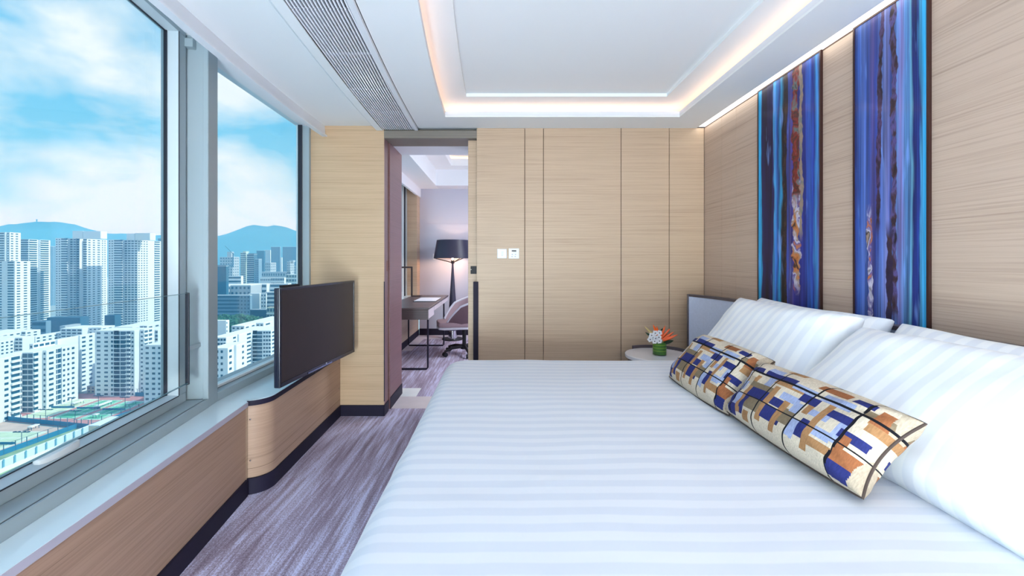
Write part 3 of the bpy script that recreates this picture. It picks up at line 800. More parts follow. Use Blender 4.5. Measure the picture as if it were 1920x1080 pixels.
_x = _nt.nodes.new('ShaderNodeMix'); _x.data_type = 'RGBA'; _x.blend_type = 'MULTIPLY'; _x.inputs[0].default_value = 1
_nt.links.new(_a.outputs['Color'], _x.inputs[6]); _nt.links.new(_r.outputs[0], _x.inputs[7]); _nt.links.new(_x.outputs[2], _b.inputs['Base Color'])
_b.inputs['Roughness'].default_value = .85; _b.inputs['Specular IOR Level'].default_value = .2
cushion('lumbar_cushion', 'farther plaid lumbar cushion in beige, navy and tan with black lines', (.992, 1.985, .797), (.02, -1, .0), (.19, 0, .22), .285, 11)
cushion('lumbar_cushion', 'nearer plaid lumbar cushion, end pinched, overlapping the farther one', (.985, 1.395, .800), (0.0, -1, .012), (.19, 0, .22), .325, 15, .122)

# =================================================================== nightstand and flowers
NSX, NSY = 1.172, 3.2
MARBLE = M('white_marble', lin(228, 226, 232), .15, var=(7, .06))
ns = thing('nightstand', 'round white marble side table with dark curved gallery rail beside the bed', 'table', (NSX, NSY, 0))
MB().lathe([(.232, .578), (.236, .583), (.236, .602), (.232, .606)], 56, (NSX, NSY, 0)).build('table_top', MARBLE, ns, smooth=True, angle=30)
pts = []; ri, ro = .238, .250
angs = [math.radians(-30+ (150)*k/30) for k in range(31)]
poly = [(NSX+ro*math.cos(a), NSY+ro*math.sin(a)) for a in angs]+[(NSX+ri*math.cos(a), NSY+ri*math.sin(a)) for a in reversed(angs)]
MB().prism(poly, .575, .628).build('gallery_rail', DKWOOD, ns, smooth=True, angle=30)
MB().lathe([(.20, .30), (.21, .30), (.215, .575), (.20, .577)], 40, (NSX, NSY, 0)).build('drum', DKWOOD, ns, smooth=True, angle=30)
MB().lathe([(.03, .02), (.03, .30)], 20, (NSX, NSY, 0)).build('stem', BLACK, ns, smooth=True)
MB().lathe([(.19, 0), (.19, .012), (.05, .022)], 40, (NSX, NSY, 0)).build('base', BLACK, ns, smooth=True, angle=30)

FX, FY, FZ = 1.179, 3.18, .606
fl = thing('flower_arrangement', 'glass vase of orange strelitzia and white orchids on the marble side table', 'flowers', (FX, FY, FZ))
VGL = glass('vase_glass', (.93, .97, .95, 1))
LEAFW = M('leaf_lining', lin(60, 110, 30), .4, var=(30, .4))
LEAFD = M('dark_leaf', lin(28, 52, 30), .4)
ORG = M('orange_petal', lin(240, 95, 20), .45)
WPET = M('white_petal', lin(240, 240, 244), .5)
SPOT = M('orchid_spot', lin(50, 34, 44), .6)
MB().lathe([(.050, .0), (.052, .004), (.052, .100)], 36).build('vase', VGL, fl, local=True, smooth=True, angle=30)
MB().lathe([(.047, .006), (.048, .094)], 36).build('leaf_lining', LEAFW, fl, local=True, smooth=True, angle=30)
for z in (.03, .052, .074):
    MB().lathe([(.0482, z), (.0486, z+.004), (.0482, z+.008)], 30, cap0=False, cap1=False).build('leaf_fold', M('leaf_fold', lin(110, 150, 50), .4), fl, local=True, smooth=True)
def petal(p0, p1, w, th, name, mat, sag=.0):
    """slender pointed petal with depth"""
    p0, p1 = Vector(p0), Vector(p1); d = (p1-p0); L = d.length; d.normalize()
    sd = d.cross(Vector((0, 1, .2))).normalized(); up = sd.cross(d)
    m = MB(); n = 7
    for k in range(n+1):
        t = k/n; ww = w*math.sin(math.pi*(t*.9+.1))**.8*(1-t*.25)+.0006; hh = th*ww/w
        c = p0+d*L*t-Vector((0, 0, sag*t*t))
        m.v += [tuple(c+sd*ww), tuple(c+up*hh), tuple(c-sd*ww), tuple(c-up*hh)]
    for k in range(n):
        for q in range(4): m.f.append((k*4+q, k*4+(q+1) % 4, (k+1)*4+(q+1) % 4, (k+1)*4+q))
    m.f += [(3, 2, 1, 0), (n*4, n*4+1, n*4+2, n*4+3)]
    return m.build(name, mat, fl, local=True, smooth=True, angle=60)
for a, b in (((.02, -.01, .115), (.10, -.02, .175)), ((.02, -.01, .11), (.125, -.03, .155)), ((.015, 0, .12), (.075, -.01, .195)), ((.02, -.02, .105), (.10, -.05, .148)),
             ((.0, .01, .12), (-.045, .01, .225)), ((.0, .01, .12), (-.022, .0, .215)), ((.01, .0, .12), (.05, .02, .215)), ((.02, .0, .115), (.085, .03, .19))):
    petal(a, b, .0105, .007, 'orange_petal', ORG)
petal((-.02, 0, .12), (-.115, 0, .215), .008, .006, 'pale_bud', M('pale_bud', lin(214, 190, 130), .5))
petal((.01, .02, .11), (.03, .02, .195), .022, .003, 'dark_leaf', LEAFD); petal((.03, .0, .10), (.085, -.01, .165), .020, .003, 'dark_leaf', LEAFD)
petal((-.01, .02, .10), (-.10, .02, .165), .012, .003, 'dark_leaf', LEAFD); petal((.02, -.03, .09), (.085, -.05, .115), .016, .003, 'dark_leaf', LEAFD)
random.seed(3)
for (x, y, z) in ((-.07, -.03, .150), (-.045, -.04, .128), (-.078, -.02, .118), (-.022, -.045, .138), (-.055, -.05, .110), (-.02, -.05, .112), (-.04, -.02, .165), (-.012, -.03, .168)):
    m = MB()
    for q in range(5):
        a = 2*math.pi*q/5+x*40; dx, dz = math.cos(a), math.sin(a); ex, ez = -dz, dx
        r = .022; wv = .011
        m.add([(x, y, z), (x+dx*r*.6+ex*wv, y-.004, z+dz*r*.6+ez*wv), (x+dx*r, y-.001, z+dz*r), (x+dx*r*.6-ex*wv, y-.004, z+dz*r*.6-ez*wv),
               (x, y+.003, z), (x+dx*r*.6+ex*wv, y-.001, z+dz*r*.6+ez*wv), (x+dx*r, y+.002, z+dz*r), (x+dx*r*.6-ex*wv, y-.001, z+dz*r*.6-ez*wv)],
              [(0, 1, 2, 3), (7, 6, 5, 4), (0, 4, 5, 1), (1, 5, 6, 2), (2, 6, 7, 3), (3, 7, 4, 0)])
    ob = m.build('white_bloom', WPET, fl, local=True)
    MB().lathe([(.0005, -.004), (.004, -.002), (.004, .002), (.0005, .004)], 8, (x, y-.004, z)).build('bloom_centre', SPOT, ob, local=True, smooth=True)

# =================================================================== paintings
def paint_mat(name, stops, ropes, seed):
    m, nt, b = new_mat(name)
    uv = nt.nodes.new('ShaderNodeUVMap'); uv.uv_map = 'UVMap'
    sx = nt.nodes.new('ShaderNodeSeparateXYZ'); nt.links.new(uv.outputs[0], sx.inputs[0])
    def math_(op, a, b_=None, c=None):
        n = nt.nodes.new('ShaderNodeMath'); n.operation = op
        for i, v in enumerate((a, b_, c)):
            if v is None: continue
            if isinstance(v, (int, float)): n.inputs[i].default_value = v
            else: nt.links.new(v, n.inputs[i])
        return n.outputs[0]
    def nz(vec, detail=3, off=0.0, dist=0):
        mp = nt.nodes.new('ShaderNodeMapping'); mp.inputs['Scale'].default_value = vec; mp.inputs['Location'].default_value = (seed+off, seed*2, seed)
        nt.links.new(uv.outputs[0], mp.inputs[0]); n = nt.nodes.new('ShaderNodeTexNoise'); n.inputs['Scale'].default_value = 1
        n.inputs['Detail'].default_value = detail; n.inputs['Distortion'].default_value = dist
        nt.links.new(mp.outputs[0], n.inputs['Vector']); return n
    U, V = sx.outputs[0], sx.outputs[1]
    w1 = nz((5, 3.5, 1)).outputs['Fac']; w2 = nz((40, 7, 1), 2, 5).outputs['Fac']
    ud = math_('ADD', math_('MULTIPLY_ADD', w1, .11, U), math_('MULTIPLY_ADD', w2, .045, -.0775))
    r = ramp(nt, stops, ud)
    st = nz((70, 2.2, 1), 5, 9).outputs['Fac']; st2 = nz((22, 1.6, 1), 3, 17).outputs['Fac']
    mr = nt.nodes.new('ShaderNodeMapRange'); mr.inputs[1].default_value = .35; mr.inputs[2].default_value = .68; mr.inputs[3].default_value = .25; mr.inputs[4].default_value = 1.35
    nt.links.new(math_('MULTIPLY_ADD', st2, .6, math_('MULTIPLY', st, .4)), mr.inputs[0])
    x = nt.nodes.new('ShaderNodeMix'); x.data_type = 'RGBA'; x.blend_type = 'MULTIPLY'; x.inputs[0].default_value = 1
    nt.links.new(r.outputs[0], x.inputs[6]); nt.links.new(mr.outputs[0], x.inputs[7])
    cur = x.outputs[2]
    lp = nz((10, 5, 1), 2, 31).outputs['Fac']                      # pale dabs
    dm = nt.nodes.new('ShaderNodeMapRange'); dm.inputs[1].default_value = .64; dm.inputs[2].default_value = .74; nt.links.new(lp, dm.inputs[0])
    x = nt.nodes.new('ShaderNodeMix'); x.data_type = 'RGBA'; nt.links.new(math_('MULTIPLY', dm.outputs[0], .55), x.inputs[0])
    nt.links.new(cur, x.inputs[6]); x.inputs[7].default_value = lin(120, 160, 235); cur = x.outputs[2]
    for (u0, du, wid, v0, v1, cols, sd) in ropes:
        wob = nz((1, 6, 1), 3, sd).outputs['Fac']; knob = nz((1, 26, 1), 2, sd+3).outputs['Fac']
        uc = math_('ADD', math_('MULTIPLY_ADD', V, du, u0), math_('MULTIPLY_ADD', wob, .10, -.05))
        wd = math_('MULTIPLY', math_('MULTIPLY_ADD', knob, 2.2, -.1), wid)
        dd = math_('DIVIDE', math_('ABSOLUTE', math_('SUBTRACT', U, uc)), wd)
        mk = nt.nodes.new('ShaderNodeMapRange'); mk.inputs[1].default_value = 1.0; mk.inputs[2].default_value = .75; mk.inputs[3].default_value = 0; mk.inputs[4].default_value = 1
        nt.links.new(dd, mk.inputs[0])
        va = nt.nodes.new('ShaderNodeMapRange'); va.inputs[1].default_value = v0-.03; va.inputs[2].default_value = v0+.03; nt.links.new(V, va.inputs[0])
        vb = nt.nodes.new('ShaderNodeMapRange'); vb.inputs[1].default_value = v1+.03; vb.inputs[2].default_value = v1-.03; nt.links.new(V, vb.inputs[0])
        mask = math_('MULTIPLY', mk.outputs[0], math_('MULTIPLY', va.outputs[0], vb.outputs[0]))
        cn = nz((9, 16, 1), 4, sd+7, .6).outputs['Fac']
        mr2 = nt.nodes.new('ShaderNodeMapRange'); mr2.inputs[1].default_value = .3; mr2.inputs[2].default_value = .7; nt.links.new(cn, mr2.inputs[0])
        rc = ramp(nt, [(i/(len(cols)-1), c) for i, c in enumerate(cols)], mr2.outputs[0])
        x = nt.nodes.new('ShaderNodeMix'); x.data_type = 'RGBA'; nt.links.new(mask, x.inputs[0]); nt.links.new(cur, x.inputs[6]); nt.links.new(rc.outputs[0], x.inputs[7])
        cur = x.outputs[2]
    nt.links.new(cur, b.inputs['Base Color']); b.inputs['Roughness'].default_value = .5; b.inputs['Specular IOR Level'].default_value = .25; b.inputs['Coat Weight'].default_value = .22; b.inputs['Coat Roughness'].default_value = .04
    return m
CY, NVY, MID, BLK, PER, VIO, SKY = lin(40, 165, 222), lin(26, 26, 84), lin(28, 70, 170), lin(26, 20, 30), lin(82, 112, 188), lin(84, 78, 142), lin(96, 152, 214)
BR, RD, ORA, TAU, WHT, GRN = lin(60, 40, 36), lin(128, 40, 34), lin(186, 112, 56), lin(150, 128, 112), lin(190, 185, 205), lin(92, 110, 110)
A_ST = [(0, CY), (.055, CY), (.075, NVY), (.15, lin(22, 20, 66)), (.28, lin(30, 30, 96)), (.30, lin(70, 165, 225)), (.345, lin(48, 120, 210)), (.37, lin(24, 60, 140)), (.405, CY), (.44, BLK),
        (.51, lin(36, 26, 34)), (.54, lin(56, 78, 170)), (.58, VIO), (.62, lin(52, 50, 140)), (.74, lin(40, 50, 140)), (.78, lin(30, 45, 130)), (.86, lin(44, 96, 190)), (.91, lin(30, 50, 150)), (.96, lin(60, 150, 220)), (1, VIO)]
B_ST = [(0, lin(42, 52, 120)), (.06, lin(48, 92, 180)), (.14, PER), (.22, lin(52, 84, 166)), (.28, VIO), (.33, lin(46, 66, 150)), (.42, lin(98, 128, 204)), (.48, lin(126, 134, 198)), (.55, lin(58, 80, 160)),
        (.62, lin(112, 152, 222)), (.68, lin(130, 124, 190)), (.74, SKY), (.78, lin(84, 130, 190)), (.80, lin(100, 166, 196)), (.835, lin(28, 42, 112)), (.90, lin(34, 60, 144)), (.92, lin(76, 168, 222)), (.97, CY), (1, lin(54, 168, 222))]
def painting(lab, y0, y1, z0, z1, mat):
    """y0 = far edge, y1 = near edge"""
    t = thing('wall_painting', lab, 'painting', (XR-.012, (y0+y1)/2, z0), 0, 'tall abstract paintings over the headboard')
    me = bpy.data.meshes.new('canvas'); x = XR-.0105
    cy = (y0+y1)/2
    f = .009
    v = [(x, y0-f, z0+f), (x, y1+f, z0+f), (x, y1+f, z1-f), (x, y0-f, z1-f)]
    vs = [(p[0]-(XR-.012), p[1]-cy, p[2]-z0) for p in v]+[(0.012, p[1]-cy, p[2]-z0) for p in v]
    me.from_pydata(vs, [], [(0, 1, 2, 3), (7, 6, 5, 4), (0, 4, 5, 1), (1, 5, 6, 2), (2, 6, 7, 3), (3, 7, 4, 0)])
    ul = me.uv_layers.new(name='UVMap')
    uvs = {0: (0, 0), 1: (1, 0), 2: (1, 1), 3: (0, 1), 4: (0, 0), 5: (1, 0), 6: (1, 1), 7: (0, 1)}
    for lp in me.loops: ul.data[lp.index].uv = uvs[lp.vertex_index]
    me.materials.append(mat); c = bpy.data.objects.new('canvas', me); COL.objects.link(c); c.parent = t
    FR = M('dark_bronze_frame', lin(58, 34, 32), .3, metal=.3)
    fm = lambda: MB()
    MB().box(XR-.013, XR, y0-f, y0, z0, z1).build('frame_rail', FR, t); MB().box(XR-.013, XR, y1, y1+f, z0, z1).build('frame_rail', FR, t)
    MB().box(XR-.013, XR, y1+f, y0-f, z0, z0+f).build('frame_rail', FR, t); MB().box(XR-.013, XR, y1+f, y0-f, z1-f, z1).build('frame_rail', FR, t)
    return t
PA = paint_mat('abstract_blue_red', A_ST, [(.475, .02, .022, -.1, 1.1, [BLK, BR, BLK, lin(40, 34, 60)], 2.0), (.655, .03, .062, .08, .52, [BR, ORA, TAU, WHT, VIO, ORA], 5.1), (.655, .0, .066, .45, 1.1, [BLK, RD, BR, RD, GRN, BR], 8.4), (.735, .0, .025, .3, 1.1, [GRN, TAU, GRN], 12.4)], 1.7)
PB = paint_mat('abstract_blue_purple', B_ST, [(.33, .09, .032, .30, 1.1, [BLK, lin(52, 36, 52), lin(78, 58, 100), BLK], 3.3), (.60, -.02, .042, .02, 1.1, [BLK, lin(60, 40, 50), lin(86, 76, 130), BLK], 6.2), (.25, -.05, .045, -.1, .36, [BR, ORA, VIO, WHT, BLK, TAU], 9.9), (.52, .0, .045, -.1, .30, [BLK, lin(40, 30, 60), BR], 13.1)], 6.3)
painting('tall narrow painting of dark blue streaks with a red-brown column, nearer the corner', 2.832, 2.271, 1.025, 2.4305, PA)
painting('tall narrow painting of periwinkle and cyan streaks with two dark knotted cords', 2.0627, 1.697, 1.02, 2.4305, PB)

# =================================================================== switches on the back wall
def zc(y, Y=3.6): return EYE-(y-489)*Y/800
PLATE = M('white_plate', lin(232, 232, 236), .3); PLM = M('satin_plate', lin(196, 192, 200), .3, metal=.3)
s1 = thing('light_switch', 'square silver light switch with one rocker on the panelled wall', 'switch', (px(941.3), 3.6, zc(476)))
MB().box(px(932.3), px(950.3), 3.592, 3.6, zc(484.5), zc(466.8)).build('plate', PLATE, s1, bevel=.002)
MB().box(px(934), px(948.6), 3.590, 3.593, zc(482.8), zc(468.5)).build('inner_frame', PLM, s1, bevel=.001)
MB().box(px(939.2), px(944.2), 3.586, 3.592, zc(480.5), zc(470.5)).build('rocker', PLATE, s1, bevel=.002)
s2 = thing('control_panel', 'square white climate control panel with small black display on the wall', 'switch', (px(963.5), 3.6, zc(475)))
MB().box(px(953.8), px(973.2), 3.590, 3.6, zc(484.9), zc(465.8)).build('plate', PLATE, s2, bevel=.002)
MB().box(px(959.2), px(967.8), 3.588, 3.591, zc(472), zc(469)).build('display', M('display_black', lin(10, 10, 12), .2), s2)
BT = M('button_grey', lin(150, 158, 176), .4)
for (bx, by) in ((960.5, 477), (966.5, 477), (960, 481), (966, 481)):
    MB().box(px(bx-1.2), px(bx+1.2), 3.5885, 3.591, zc(by+.7), zc(by-.6)).build('button', BT, s2)
# =================================================================== the office beyond the doorway
w = struct('wall_far')
GREYW = M('grey_wall_covering', lin(186, 188, 204), .7)
MB().box(-1.44, 1.9, 7.505, 7.65, -.1, 2.95).build('wall_core', GREYW, w)
MB().box(-1.44, 1.9, 7.5, 7.505, 0, 1.953).build('wall_panel', GREYW, w); MB().box(-1.44, 1.9, 7.5, 7.505, 1.957, 2.95).build('wall_panel', GREYW, w)
MB().box(-1.44, 1.9, 7.488, 7.5, 0, .115).build('skirting', NAVY, w)
w = struct('wall_office_right'); MB().box(1.9, 2.0, 3.5, 7.7, -.1, 2.95).build('plaster', GREYW, w)
w = struct('wall_office_left')
MB().box(-1.95, -1.455, 4.2, 7.5, -.1, .70).build('sill_cabinet', OAK_R, w); MB().box(-1.455, -1.445, 4.2, 7.5, 0, .10).build('skirting', NAVY, w)
MB().box(-1.96, -1.44, 4.2, 7.25, .70, .72).build('sill_slab', SILL, w)
MB().box(-1.75, -1.434, 7.25, 7.52, .70, 2.95).build('end_pier', OAK, w)
MB().box(-1.71, -1.60, 4.2, 7.25, 2.57, 2.95).build('window_head', WHITE, w)
w = struct('window_4')
MB().box(-1.70, -1.60, 7.13, 7.25, .72, 2.57).build('frame', ALU, w, bevel=.003)
MB().box(-1.66, -1.602, 7.105, 7.13, .72, 2.57).build('gasket', RUBBER, w)
MB().box(-1.70, -1.62, 6.99, 7.105, .72, 2.57).build('sash', ALUW, w, bevel=.003)
MB().box(-1.70, -1.62, 4.25, 6.99, .72, .80).build('sash', ALUW, w, bevel=.003); MB().box(-1.70, -1.62, 4.2, 4.30, .72, 2.57).build('sash', ALUW, w)
MB().box(-1.672, -1.664, 4.3, 6.99, .80, 2.57).build('pane', PANE, w)
c = struct('ceiling_office')
MB().box(-1.71, -1.1, 4.2, 7.5, 2.57, 2.95).build('window_soffit', CEIL, c)
MB().box(-1.1, 1.9, 7.17, 7.5, 2.57, 2.95).build('far_soffit', WHITE, c)
MB().box(-1.452, -1.415, 4.2, 7.5, 2.418, 2.57).build('curtain_valance', WHITE, c)
MB().box(-1.1, -.81, 4.2, 7.17, 2.84, 2.95).build('upper_ceiling', CEIL, c); MB().box(-.81, 1.9, 6.88, 7.17, 2.84, 2.95).build('upper_ceiling', CEIL, c)
MB().box(-1.1, 2.0, 4.1, 7.6, 3.0, 3.1).build('slab', CEIL, c)
MB().box(-1.1, -1.0, 4.1, 7.6, 2.95, 3.0).build('trough_wall', WHITE, c); MB().box(-1.0, 2.0, 7.1, 7.6, 2.95, 3.0).build('trough_wall', WHITE, c)
g = thing('cove_led_strip', 'warm light strip inside the office ceiling recess beyond the doorway', 'light', (-.93, 5.5, 2.95))
MB().box(-.95, -.92, 4.3, 7.0, 2.951, 2.958).build('light_strip', WARM, g); MB().box(-.9, 1.8, 7.0, 7.03, 2.951, 2.958).build('light_strip', WARM, g)

# writing desk
dk = thing('writing_desk', 'dark wood writing desk with white drawer fronts and black sled legs', 'desk', (-1.15, 6.05, 0))
MB().box(-1.443, -.868, 5.084, 7.0, .722, .744).build('desk_top', DKWOOD, dk, bevel=.003)
MB().prism([(-1.443, 5.09), (-.875, 5.09), (-.875, 5.52), (-1.443, 5.52)], .603, .721).build('carcass', DKWOOD, dk, bevel=.002)
MB().box(-1.443, -.875, 5.52, 6.95, .655, .721).build('carcass', DKWOOD, dk, bevel=.002)
DRW = M('drawer_front', lin(206, 196, 204), .4)
MB().box(-.877, -.868, 5.11, 5.50, .612, .716).build('drawer', DRW, dk, bevel=.002)
for a, b in ((5.53, 6.2), (6.22, 6.93)):
    MB().box(-.877, -.868, a, b, .662, .716).build('drawer', DRW, dk, bevel=.002)
for y in (5.11, 6.53):
    r = .011
    MB().tube([(-1.42, y, .60 if y < 6 else .655), (-1.42, y, .03), (-1.41, y, .012), (-.895, y, .012), (-.88, y, .03), (-.88, y, .60 if y < 6 else .655)], r, 8).build('sled_leg', NAVY, dk, smooth=True)
MB().box(-1.43, -1.41, 5.11, 6.53, .58, .60).build('rear_rail', NAVY, dk)

lp = thing('desk_lamp', 'slim bronze angled reading lamp standing on the far end of desk', 'lamp', (-1.36, 6.78, .744))
BRZ = M('dark_bronze', lin(66, 52, 54), .35, metal=.5)
MB().box(-1.42, -1.27, 6.70, 6.86, .744, .756).build('base', BRZ, lp, bevel=.003)
MB().box(-1.435, -1.41, 6.77, 6.79, .75, 1.215).build('post', BRZ, lp, bevel=.002)
MB().box(-1.70+.10, -1.41, 6.765, 6.795, 1.19, 1.215).build('arm', BRZ, lp, bevel=.002)
nb = thing('notepad', 'white open notepad in a dark folder lying on the desk', 'notepad', (-1.05, 6.1, .744))
MB().box(-1.21, -.90, 5.84, 6.40, .7445, .750).build('folder', BLACK, nb, bevel=.001)
MB().box(-1.20, -.905, 5.85, 6.39, .750, .757).build('paper', M('paper', lin(240, 238, 244), .6), nb, bevel=.001)

# floor lamp
LX, LY = -.81, 7.10
fl2 = thing('floor_lamp', 'tall floor lamp with dark navy drum shade and tapering black post', 'lamp', (LX, LY, 0))
SHD = M('navy_shade', lin(40, 38, 62), .45); SHI = M('shade_lining', lin(240, 220, 200), .7)
MB().lathe([(.315, 1.345), (.262, 1.648)], 48, (LX, LY, 0), False, False).build('shade', SHD, fl2, smooth=True)
MB().lathe([(.311, 1.346), (.258, 1.647)], 48, (LX, LY, 0), False, False).build('shade_lining', SHI, fl2, smooth=True)
MB().lathe([(.175, 0), (.178, .008), (.172, .018), (.085, .024)], 40, (LX, LY, 0)).build('base', BLACK, fl2, smooth=True, angle=30)
MB().lathe([(.078, .022), (.070, .15)], 30, (LX, LY, 0)).build('base_collar', CHROME, fl2, smooth=True, angle=30)
MB().lathe([(.070, .15), (.056, .62), (.030, 1.0), (.016, 1.22), (.014, 1.30)], 30, (LX, LY, 0)).build('post', SHD, fl2, smooth=True, angle=50)
MB().lathe([(.026, 1.26), (.03, 1.27), (.03, 1.31), (.02, 1.32)], 20, (LX, LY, 0)).build('socket', BLACK, fl2, smooth=True, angle=40)
for k in range(3):
    a = math.radians(180+120*k)
    MB().tube([(LX, LY, 1.275), (LX+.306*math.cos(a), LY+.306*math.sin(a), 1.352)], .008, 8).build('shade_arm', BLACK, fl2, smooth=True)
BLB = emit('lamp_bulb', (1.0, .62, .38, 1), 170)
MB().lathe([(.004, 1.32), (.03, 1.36), (.038, 1.40), (.026, 1.44), (.003, 1.455)], 20, (LX, LY, 0)).build('bulb', BLB, fl2, smooth=True)
so = thing('wall_socket', 'small white wall plate behind the floor lamp', 'socket', (-1.13, 7.5, 1.35))
MB().box(-1.20, -1.155, 7.492, 7.5, 1.33, 1.43).build('plate', PLATE, so, bevel=.002); MB().box(-1.19, -1.165, 7.489, 7.493, 1.36, 1.40).build('rocker', PLATE, so)

# office chair facing the desk
CX, CY2 = -.52, 5.98
ch = thing('office_chair', 'mauve and grey upholstered tub office chair on black five-star castor base', 'chair', (CX, CY2, 0), math.radians(14))
SHELL = M('mauve_shell', lin(104, 80, 90), .6, bump=(300, .2)); PAD = M('mauve_pad', lin(158, 134, 144), .75, bump=(300, .3)); EDG = M('pale_edge', lin(198, 196, 210), .5)
def tub(r_out, th, z_in):
    m = MB(); n = 48; rows = 9
    rim = []
    for k in range(n+1):
        phi = math.radians(-142+284*k/n); a = abs(phi)/math.radians(142)
        top = .855-.26*a**1.6-.12*max(0, a-.75)/.25; lean = .075*(1-a)
        fx = 1+.16*max(0, a-.4)
        for j in range(rows):
            t = j/(rows-1); z = .40+(top-.40)*t
            r = (r_out-.10*(1-t)**1.7+lean*t)
            m.v.append((r*math.cos(phi)*fx, r*.98*math.sin(phi), z))
        rim.append(m.v[-1])
    for k in range(n):
        for j in range(rows-1):
            m.f.append((k*rows+j, (k+1)*rows+j, (k+1)*rows+j+1, k*rows+j+1))
    return m, rim
m, rim = tub(.31, 0, 0); m.build('shell', SHELL, ch, local=True, smooth=True, angle=80)
m2, rim2 = tub(.285, 0, 0); m2.build('inner_back', PAD, ch, local=True, smooth=True, angle=80)
mid = [tuple((a[i]+b_[i])/2 for i in range(3)) for a, b_ in zip(rim, rim2)]
MB().tube(mid, .016, 8).build('edge_trim', EDG, ch, local=True, smooth=True)
poly = [(.22*math.cos(math.radians(a)), .24*math.sin(math.radians(a))) for a in range(-110, 111, 10)]+[(-.30, .22), (-.37, .17), (-.385, 0), (-.37, -.17), (-.30, -.22)]
MB().prism(poly, .405, .475).build('seat', PAD, ch, local=True, bevel=.02, seg=3, smooth=True)
MB().prism([(x*1.0, y*1.0) for x, y in poly], .375, .408).build('seat_pan', EDG, ch, local=True, bevel=.01, smooth=True)
MB().lathe([(.10, .35), (.12, .376)], 24).build('mechanism', BLACK, ch, local=True, smooth=True, angle=30)
MB().lathe([(.027, .10), (.027, .35)], 16).build('gas_lift', BLACK, ch, local=True, smooth=True)
MB().lathe([(.05, .075), (.05, .13), (.035, .14)], 20).build('hub', BLACK, ch, local=True, smooth=True, angle=30)
arm = None
for k in range(5):
    a = math.radians(200+72*k)
    if arm is None:
        arm = MB().tube([(0.03, 0, .112), (.18, 0, .105), (.30, 0, .072)], [.024, .02, .015], 10).build('base_arm', BLACK, ch, local=True, smooth=True)
        cs = MB().lathe([(.028, -.012), (.03, -.008), (.03, .008), (.028, .012)], 18).build('castor', BLACK, arm, local=True, smooth=True, angle=40)
        cs.location = (.30, .0, .030); cs.rotation_euler = (math.pi/2, 0, 0)
        cs2 = MB().lathe([(.010, .03), (.010, .075)], 10).build('castor_stem', BLACK, arm, local=True, smooth=True); cs2.location = (.30, 0, 0)
        cs3 = copy_part(cs, arm, (.30, .026, .030)); cs.location = (.30, -.018, .030)
        arm.rotation_euler = (0, 0, a)
    else:
        q = copy_part(arm, ch, (0, 0, 0), (0, 0, a))
        for s_ in (cs, cs2, cs3): copy_part(s_, q)
# =================================================================== the city outside
ZG = EYE-80.0
def gp(x, y, z=ZG):
    Y = (EYE-z)*800/(y-489); return ((x-940)*Y/800, Y)
def X_(x, Y): return (x-940)*Y/800
def Z_(y, Y): return EYE-(y-489)*Y/800
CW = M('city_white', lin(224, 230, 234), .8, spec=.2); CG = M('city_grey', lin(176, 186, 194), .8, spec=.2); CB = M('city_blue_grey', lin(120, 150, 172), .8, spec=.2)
CT = M('city_teal', lin(48, 98, 124), .6, spec=.3); CGR = M('city_pale_green', lin(178, 196, 188), .8, spec=.2); CBE = M('city_beige', lin(214, 204, 180), .8, spec=.2)
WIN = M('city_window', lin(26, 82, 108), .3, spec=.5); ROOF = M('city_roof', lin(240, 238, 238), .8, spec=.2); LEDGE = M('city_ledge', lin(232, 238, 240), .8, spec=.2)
GROUND = M('city_ground', lin(150, 166, 168), .9, var=(.02, .25))
gr = struct('ground_1'); MB().box(-5200, 700, -400, 5200, ZG-3, ZG-.15).build('city_ground', GROUND, gr)

